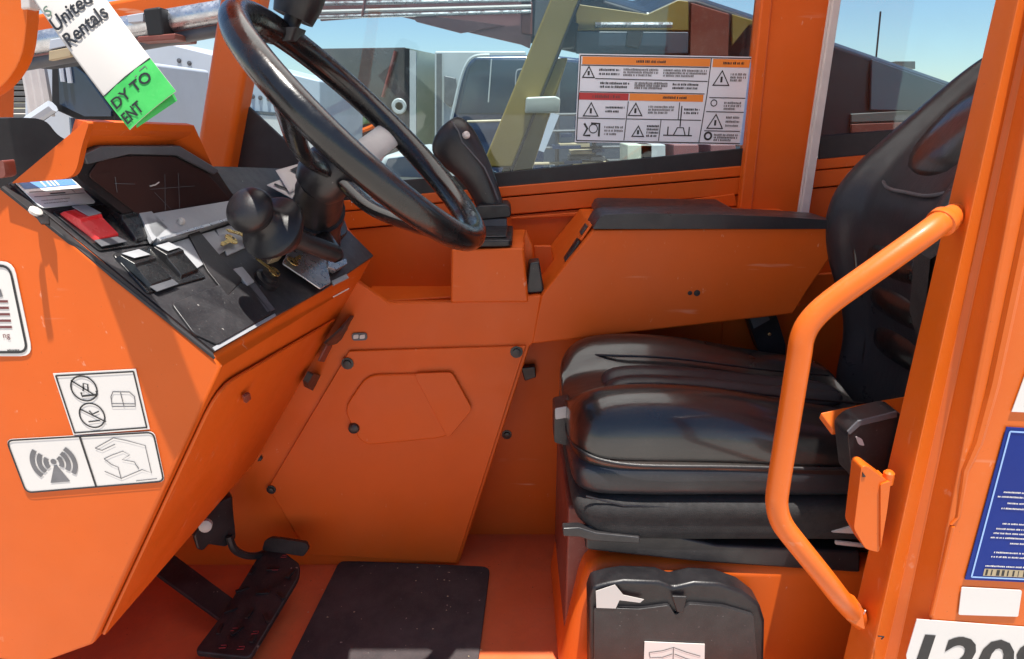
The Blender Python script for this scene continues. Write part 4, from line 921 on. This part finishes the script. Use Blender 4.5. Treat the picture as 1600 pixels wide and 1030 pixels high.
# front of the machine: black fender, lamp
prism('front_fender', rounded(AS([(-120, 186), (70, 184), (90, 212), (112, 222), (40, 300), (-120, 400)], 1.25), [.01, .03, .03, .02, .01, .01]), (-.12, .12, 0), 'black_paint', T, bevel=.02, seg=3)
span('fender_bracket', (-1.3, 1.35, -.2), (-1.22, 1.5, .98), 'black_paint', T, bevel=.01)
prism('indicator_lamp', rounded(AS([(-3, 252), (5, 250), (9, 276), (-3, 280)], .84), .004), (0, .02, 0), 'boom_red', T, bevel=.002)
for (x, y) in ((-1.75, 1.0), (-1.75, 2.45), (1.9, 1.0), (1.9, 2.45)):
    w_ = lathe('wheel', (x, y - .2, GZ + .55), (0, 1, 0), [(.3, 0), (.5, .0), (.55, .06), (.55, .34), (.5, .4), (.3, .4)], 'tyre', T, n=36)
    lathe('wheel_rim', (x, y - .21, GZ + .55), (0, 1, 0), [(.1, -.01), (.29, -.01), (.29, .42), (.1, .42)], 'orange', w_, n=24)

# boom with hydraulic pipes, standing to the left
B = empty('boom_lift', (-2.4, 3.2, GZ), 'neighbouring lift boom with steel pipes and black clamp, behind the hanging tag', 'lift')
def qd(name, px, Y, dep, mat, par, **k): return prism(name, AS(px, Y), (0, dep, 0), mat, par, **k)
qd('beam', [(20, 28), (345, -30), (345, 8), (20, 62)], 3.2, .3, 'orange', B, bevel=.02)
qd('lower_beam', [(20, 84), (120, 72), (120, 92), (20, 104)], 3.1, .25, 'black_paint', B, bevel=.01)
qd('lower_beam', [(20, 66), (120, 54), (120, 71), (20, 83)], 3.12, .2, 'boom_red', B, bevel=.01)
tube('pipe', [A(20, 74, 3.05), A(350, 18, 3.05)], .046, 'steel', B)
tube('pipe', [A(20, 93, 3.07), A(350, 34, 3.07)], .030, 'boom_mauve', B)
tube('pipe', [A(20, 104, 3.06), A(350, 46, 3.06)], .026, 'grey_dark', B)
qd('clamp', [(222, 14), (250, 10), (256, 56), (230, 58)], 2.95, .2, 'black_paint', B, bevel=.01)
qd('clamp_foot', [(214, 57), (274, 52), (274, 62), (214, 66)], 2.95, .2, 'boom_red', B, bevel=.005)
qd('plate', [(198, 24), (224, 20), (224, 34), (200, 36)], 2.98, .03, 'white_paint', B, bevel=.003)
qd('plate', [(78, 62), (100, 58), (104, 72), (76, 78)], 2.98, .03, 'white_paint', B, bevel=.003)
qd('plate', [(76, 80), (108, 74), (110, 88), (76, 95)], 2.98, .03, 'ink_tan', B, bevel=.003)
qd('stand', [(-90, 60), (-50, 60), (-50, YP(GZ, 3.2)), (-90, YP(GZ, 3.2))], 3.2, .3, 'orange', B, bevel=.01)

# white machine with black framed cab window, left
Wm = empty('white_machine', (-3.2, 4.2, GZ), 'white machine with black framed cab window, left behind the dashboard', 'machine')
Yw = 4.2
qd('body', [(36, 98), (200, 92), (200, YP(GZ + .3, Yw + .3)), (36, YP(GZ + .3, Yw + .3))], Yw + .3, 1.2, 'white_paint', Wm, bevel=.03)
fr = qd('window_frame', [(80, 96), (112, 92), (140, 110), (182, 170), (182, 192), (130, 192), (86, 172), (80, 160)], Yw, .2, 'black_paint', Wm, bevel=.01)
qd('cab_window', [(91, 103), (111, 100), (134, 119), (173, 173), (173, 182), (132, 182), (93, 163)], Yw - .02, .03, 'dark_glass', fr)
for (a, b) in (((96, 104), (99, 128)), ((106, 102), (110, 130))): tube('window_bar', [A(*a, Yw - .03), A(*b, Yw - .03)], .014, 'white_paint', fr, n=6)
tube('strut', [A(46, 190, Yw - .1), A(82, 166, Yw - .1)], .035, 'white_paint', Wm, n=8)
tube('strut', [A(54, 192, Yw - .05), A(88, 168, Yw - .05)], .02, 'black_paint', Wm, n=8)
for x0_, x1_ in ((40, 46), (52, 58), (64, 71)): tube('frame_post', [A(x0_, 102, Yw + .1), A(x0_ + 14, 182, Yw + .1)], .028, 'seal_white', Wm, n=6)
tube('cable', [A(114, 184, Yw + .2), A(116, 220, Yw + .2)], .02, 'blue_paint', Wm, n=6)
for x in (60, 170): lathe('wheel', A(x, 400, Yw + .3) * V((1, 1, 0)) + V((0, .05, GZ + .4)), (0, 1, 0), [(.15, 0), (.38, 0), (.4, .04), (.4, .26), (.15, .3)], 'tyre', Wm)
# stack of grey planks on a bearer
tag(qd('plank_bearer', [(-60, 188), (36, 188), (36, YP(GZ, 5.25)), (-60, YP(GZ, 5.25))], 5.25, .5, 'boom_grey', None, bevel=.01), 'grey block carrying the planks at the far left edge', 'block')
for i in range(9):
    y0 = 106 + i * 9
    o = span('plank', A(-70 + random.uniform(-5, 5), y0 + 8, 5.2), A(46 + random.uniform(-5, 5), y0, 5.2) + V((0, .6, -.004)), 'boom_grey', None, bevel=.006)
    tag(o, 'grey plank in the stack at the left edge, ' + ['topmost', 'second', 'third', 'fourth', 'fifth', 'sixth', 'seventh', 'eighth', 'lowest'][i] + ' counting from the top', 'plank', 'grey planks stacked at the left edge')

# long white trailer with sloping roof edge
Tr = empty('white_trailer', (-2.6, 7.6, GZ), 'pale white trailer body with rows of rivets behind the front pillar', 'trailer')
tb2 = qd('body', [(200, 52), (330, 84), (500, 126), (500, YP(GZ + .5, 7.6)), (200, YP(GZ + .5, 7.6))], 7.6, 2.2, 'white_paint', Tr, bevel=.02)
qd('side_rail', [(225, 158), (330, 168), (500, 181), (500, 184), (225, 162)], 7.56, .05, 'slate', Tr)
qd('lower_band', [(300, 172), (500, 186), (500, 216), (300, 214)], 7.57, .04, 'decal_white', Tr, bevel=.004)
qd('lower_band', [(300, 217), (500, 222), (500, 240), (300, 238)], 7.5, .1, 'seal_white', Tr, bevel=.004)
qd('skirt', [(300, 240), (600, 242), (600, 300), (300, 300)], 7.5, .1, 'boom_mauve', Tr, bevel=.004)
for x, y in ((395, 151), (407, 153), (420, 155), (433, 157), (447, 159), (459, 160), (285, 132), (304, 134), (280, 95), (296, 99)): bolt('rivet', A(x, y, 7.595), (0, -1, 0), .016, 'grey_dark', Tr, .02)
tube('latch_bar', spline([A(440, 216, 7.45), A(452, 214, 7.45), A(462, 219, 7.45), A(476, 222, 7.45)], 4), .02, 'black_paint', Tr, n=6)
for x in (260, 430): lathe('wheel', A(x, 380, 7.6) * V((1, 1, 0)) + V((0, .1, GZ + .48)), (0, 1, 0), [(.2, 0), (.46, 0), (.48, .05), (.48, .25), (.2, .3)], 'tyre', Tr)
dsg = Sheet('door_sign', AS([(262, 160), (286, 163), (287, 190), (260, 189)], 7.4), 'ink_green', Tr)
dsg.line('decal_white', [(.3, .2), (.35, .75), (.7, .75), (.7, .25)], .012); dsg.disc('decal_white', .5, .3, .12); dsg.done()

# two box trucks
Y1 = 14
t1 = empty('box_truck', A(570, 300, Y1) * V((1, 1, 0)) + V((0, 0, GZ)), 'tall box truck with dark glossy rear and cream side, behind the steering wheel', 'truck')
hb = lambda px, Y, dep, mat, nm, par, **k: prism(nm, AS(px, Y), (0, dep, 0), mat, par, **k)
bb = hb([(494, 76), (634, 74), (634, 330), (494, 330)], Y1, .12, 'truck_brown', 'rear_door', t1, bevel=.02)
ra, rb = A(634, 74, Y1), A(634, 330, Y1)
mesh('box', [A(494, 76, Y1) + V((0, .12, 0)), A(494, 330, Y1) + V((0, .12, 0)), A(494, 330, Y1) + V((0, 6.5, 0)), A(494, 76, Y1) + V((0, 6.5, 0)), ra + V((0.0, .12, 0)), rb + V((0.0, .12, 0)), rb + V((1.7, 6.5, 0)), ra + V((1.7, 6.5, 0))], BF, 'truck_cream', t1)
hb([(632, 76), (639, 76), (639, 330), (632, 330)], Y1 - .05, .1, 'black_paint', 'edge_trim', t1)
hb([(640, 78), (650, 80), (650, 330), (640, 330)], Y1 - .04, .1, 'truck_white', 'edge_trim', t1)
tube('strap', [A(618, 80, Y1 - .1), A(598, 152, Y1 - .1)], .035, 'boom_red', t1, n=6)
tube('strap', spline([A(560, 206, Y1 - .1), A(585, 196, Y1 - .1), A(604, 176, Y1 - .1)], 4), .05, 'orange', t1, n=6)
hb([(562, 172), (582, 168), (588, 192), (562, 196)], Y1 - .1, .06, 'leaf', 'tarp', t1, bevel=.02)
lathe('lamp_ring', A(624, 166, Y1 - .05), (0, -1, 0), [(.07, 0), (.13, 0), (.15, .04), (.13, .06), (.08, .06), (.07, 0)], 'truck_white', t1, n=20)
for x in (520, 600): lathe('wheel', A(x, 330, Y1) * V((1, 1, 0)) + V((0, .1, GZ + .48)), (0, 1, 0), [(.2, 0), (.46, 0), (.48, .05), (.48, .25), (.2, .3)], 'tyre', t1)
t2 = empty('box_truck', A(730, 300, 13) * V((1, 1, 0)) + V((0, 0, GZ)), 'grey white box truck partly hidden by the dark blue van', 'truck')
hb([(679, 80), (822, 80), (822, 330), (679, 330)], 13, 5, 'truck_white', 'box', t2, bevel=.03)
hb([(694, 118), (712, 122), (716, 150), (704, 168), (694, 160)], 12.9, .09, 'grey_dark', 'mirror', t2, bevel=.02)
hb([(682, 84), (690, 84), (690, 330), (682, 330)], 12.95, .06, 'boom_grey', 'edge_trim', t2)
for x in (700, 790): lathe('wheel', A(x, 330, 13) * V((1, 1, 0)) + V((0, .1, GZ + .48)), (0, 1, 0), [(.2, 0), (.46, 0), (.48, .05), (.48, .25), (.2, .3)], 'tyre', t2)

# dark blue van
Yv = 8.5
vn = empty('van', A(770, 300, Yv) * V((1, 1, 0)) + V((0, 0, GZ)), 'dark blue van with pale roof edge, right of the joystick grip', 'van')
hb([(704, 190), (724, 100), (740, 86), (860, 86), (960, 96), (1060, 130), (1080, 190), (1090, YP(GZ + .28, Yv)), (700, YP(GZ + .28, Yv))], Yv, 1.9, 'blue_paint', 'body', vn, bevel=.06, seg=3)
wd = hb([(716, 178), (733, 106), (744, 93), (845, 93), (845, 178)], Yv - .02, .03, 'dark_glass', 'side_window', vn, bevel=.01)
hb([(856, 93), (950, 102), (1000, 150), (1000, 180), (856, 180)], Yv - .02, .03, 'dark_glass', 'side_window', vn, bevel=.01)
tube('roof_edge', spline([A(704, 192, Yv - .03), A(718, 130, Yv - .03), A(729, 100, Yv - .03), A(742, 88, Yv - .03), A(765, 86, Yv - .03)], 5), .02, 'truck_white', vn, n=6)
tube('window_divider', [A(768, 92, Yv - .04), A(763, 160, Yv - .04)], .008, 'truck_white', vn, n=5)
tube('window_divider', spline([A(806, 175, Yv - .04), A(806, 118, Yv - .04), A(815, 108, Yv - .04), A(846, 107, Yv - .04)], 4), .008, 'grey_plastic', vn, n=5)
tube('side_trim', [A(730, 190, Yv - .03), A(800, 188, Yv - .03)], .014, 'ink_tan', vn, n=5)
for x in (745, 1020): lathe('wheel', A(x, 330, Yv) * V((1, 1, 0)) + V((0, .1, GZ + .36)), (0, 1, 0), [(.2, 0), (.34, 0), (.36, .04), (.36, .2), (.2, .24)], 'tyre', vn)
# white car below
cr = empty('car', A(640, 300, 6.5) * V((1, 1, 0)) + V((0, 0, GZ)), 'white car with dark windscreen seen under the steering wheel rim', 'car')
hb([(590, 262), (600, 243), (640, 238), (690, 246), (715, 262), (740, 290), (740, YP(GZ + .2, 6.5)), (590, YP(GZ + .2, 6.5))], 6.5, 1.7, 'truck_white', 'body', cr, bevel=.05, seg=3)
hb([(600, 262), (606, 248), (640, 244), (684, 251), (704, 264), (700, 280), (602, 276)], 6.46, .05, 'dark_glass', 'windscreen', cr, bevel=.01)
for x in (612, 715): lathe('wheel', A(x, 330, 6.5) * V((1, 1, 0)) + V((0, .1, GZ + .32)), (0, 1, 0), [(.2, 0), (.30, 0), (.32, .04), (.32, .2), (.2, .24)], 'tyre', cr)

# yellow machine: leaning mast
Yy = 2.14
ym = empty('yellow_lift', A(830, 300, Yy) * V((1, 1, 0)) + V((0, 0, GZ)), 'olive yellow leaning mast crossing the window left of the decal board', 'lift')
qd('mast', [(917, -140), (962, -140), (800, 262), (752, 262)], Yy, .05, 'olive', ym, bevel=.006)
qd('mast_rail', [(852, 92), (888, 90), (826, 284), (778, 284)], Yy + .02, .04, 'olive', ym, bevel=.006)
tube('mast_hose', [A(963, -140, Yy - .004), A(882, 60, Yy - .004), A(798, 270, Yy - .004)], .005, 'black_paint', ym, n=6)
qd('base', [(756, 262), (806, 284), (860, 330), (860, 620), (740, 620), (740, 262)], Yy - .0, .06, 'blue_paint', ym, bevel=.01)
qd('foot', [(700, 600), (900, 600), (900, YP(GZ, Yy)), (700, YP(GZ, Yy))], Yy + .0, .1, 'black_paint', ym)
qd('hanger', [(880, 30), (905, 36), (898, 74), (868, 76)], Yy + .03, .06, 'black_paint', ym, bevel=.006)
qd('white_box', [(822, 152), (868, 150), (876, 154), (874, 177), (820, 177)], Yy - .04, .05, 'truck_white', ym, bevel=.006, label='white box on the mast')  # plain white box fixed to the mast

# pallets and crates in the yard
rk_ = empty('yard_rack', A(960, 300, 6.3) * V((1, 1, 0)) + V((0, 0, GZ)), 'steel yard rack loaded with boards below the decal board', 'rack')
for x in (826, 872, 930, 990, 1050, 1110, 1165): tube('rack_post', [A(x, 120, 6.3), A(x - 6, YP(GZ, 6.3), 6.3)], .022, 'grey_dark', rk_, n=6)
for y in (180, 206, 232, 256): tube('rack_bar', [A(815, y, 6.28), A(1200, y - 6, 6.28)], .014, 'grey_dark' if y != 256 else 'ink_tan', rk_, n=6)
qd('backing', [(850, 178), (1210, 172), (1210, YP(GZ, 6.9)), (850, YP(GZ, 6.9))], 6.9, .1, 'slate', rk_)
qd('leaning_board', [(862, 176), (874, 180), (850, 238), (838, 234)], 6.1, .03, 'white_paint', rk_)
qd('leaning_board', [(842, 98), (870, 90), (866, 148), (838, 150)], 7.2, .1, 'blue_paint', rk_)
for i in range(26):
    x = random.uniform(845, 1150); y = random.uniform(190, 262); w_ = random.uniform(12, 60)
    qd('board', [(x, y), (x + w_, y - 1), (x + w_, y + 4), (x, y + 5)], random.uniform(6.0, 6.25), .3, random.choice(['wood', 'truck_white', 'slate', 'blue_paint', 'boom_grey', 'ink_tan']), rk_)
for i, (x, m) in enumerate(((980, 'truck_cream'), (1000, 'truck_white'), (1052, 'boom_mauve'), (1110, 'boom_mauve'))):
    o = qd('crate', [(x, 226), (x + 40, 226), (x + 40, YP(GZ, 5.6)), (x, YP(GZ, 5.6))], 5.6, .4, m, None, bevel=.01)
    tag(o, ['tall cream crate', 'tall pale grey crate', 'tall mauve crate', 'tall mauve crate'][i] + ' on the yard floor under the decal board, ' + ['leftmost of four', 'second of four', 'third of four', 'rightmost of four'][i], 'crate')
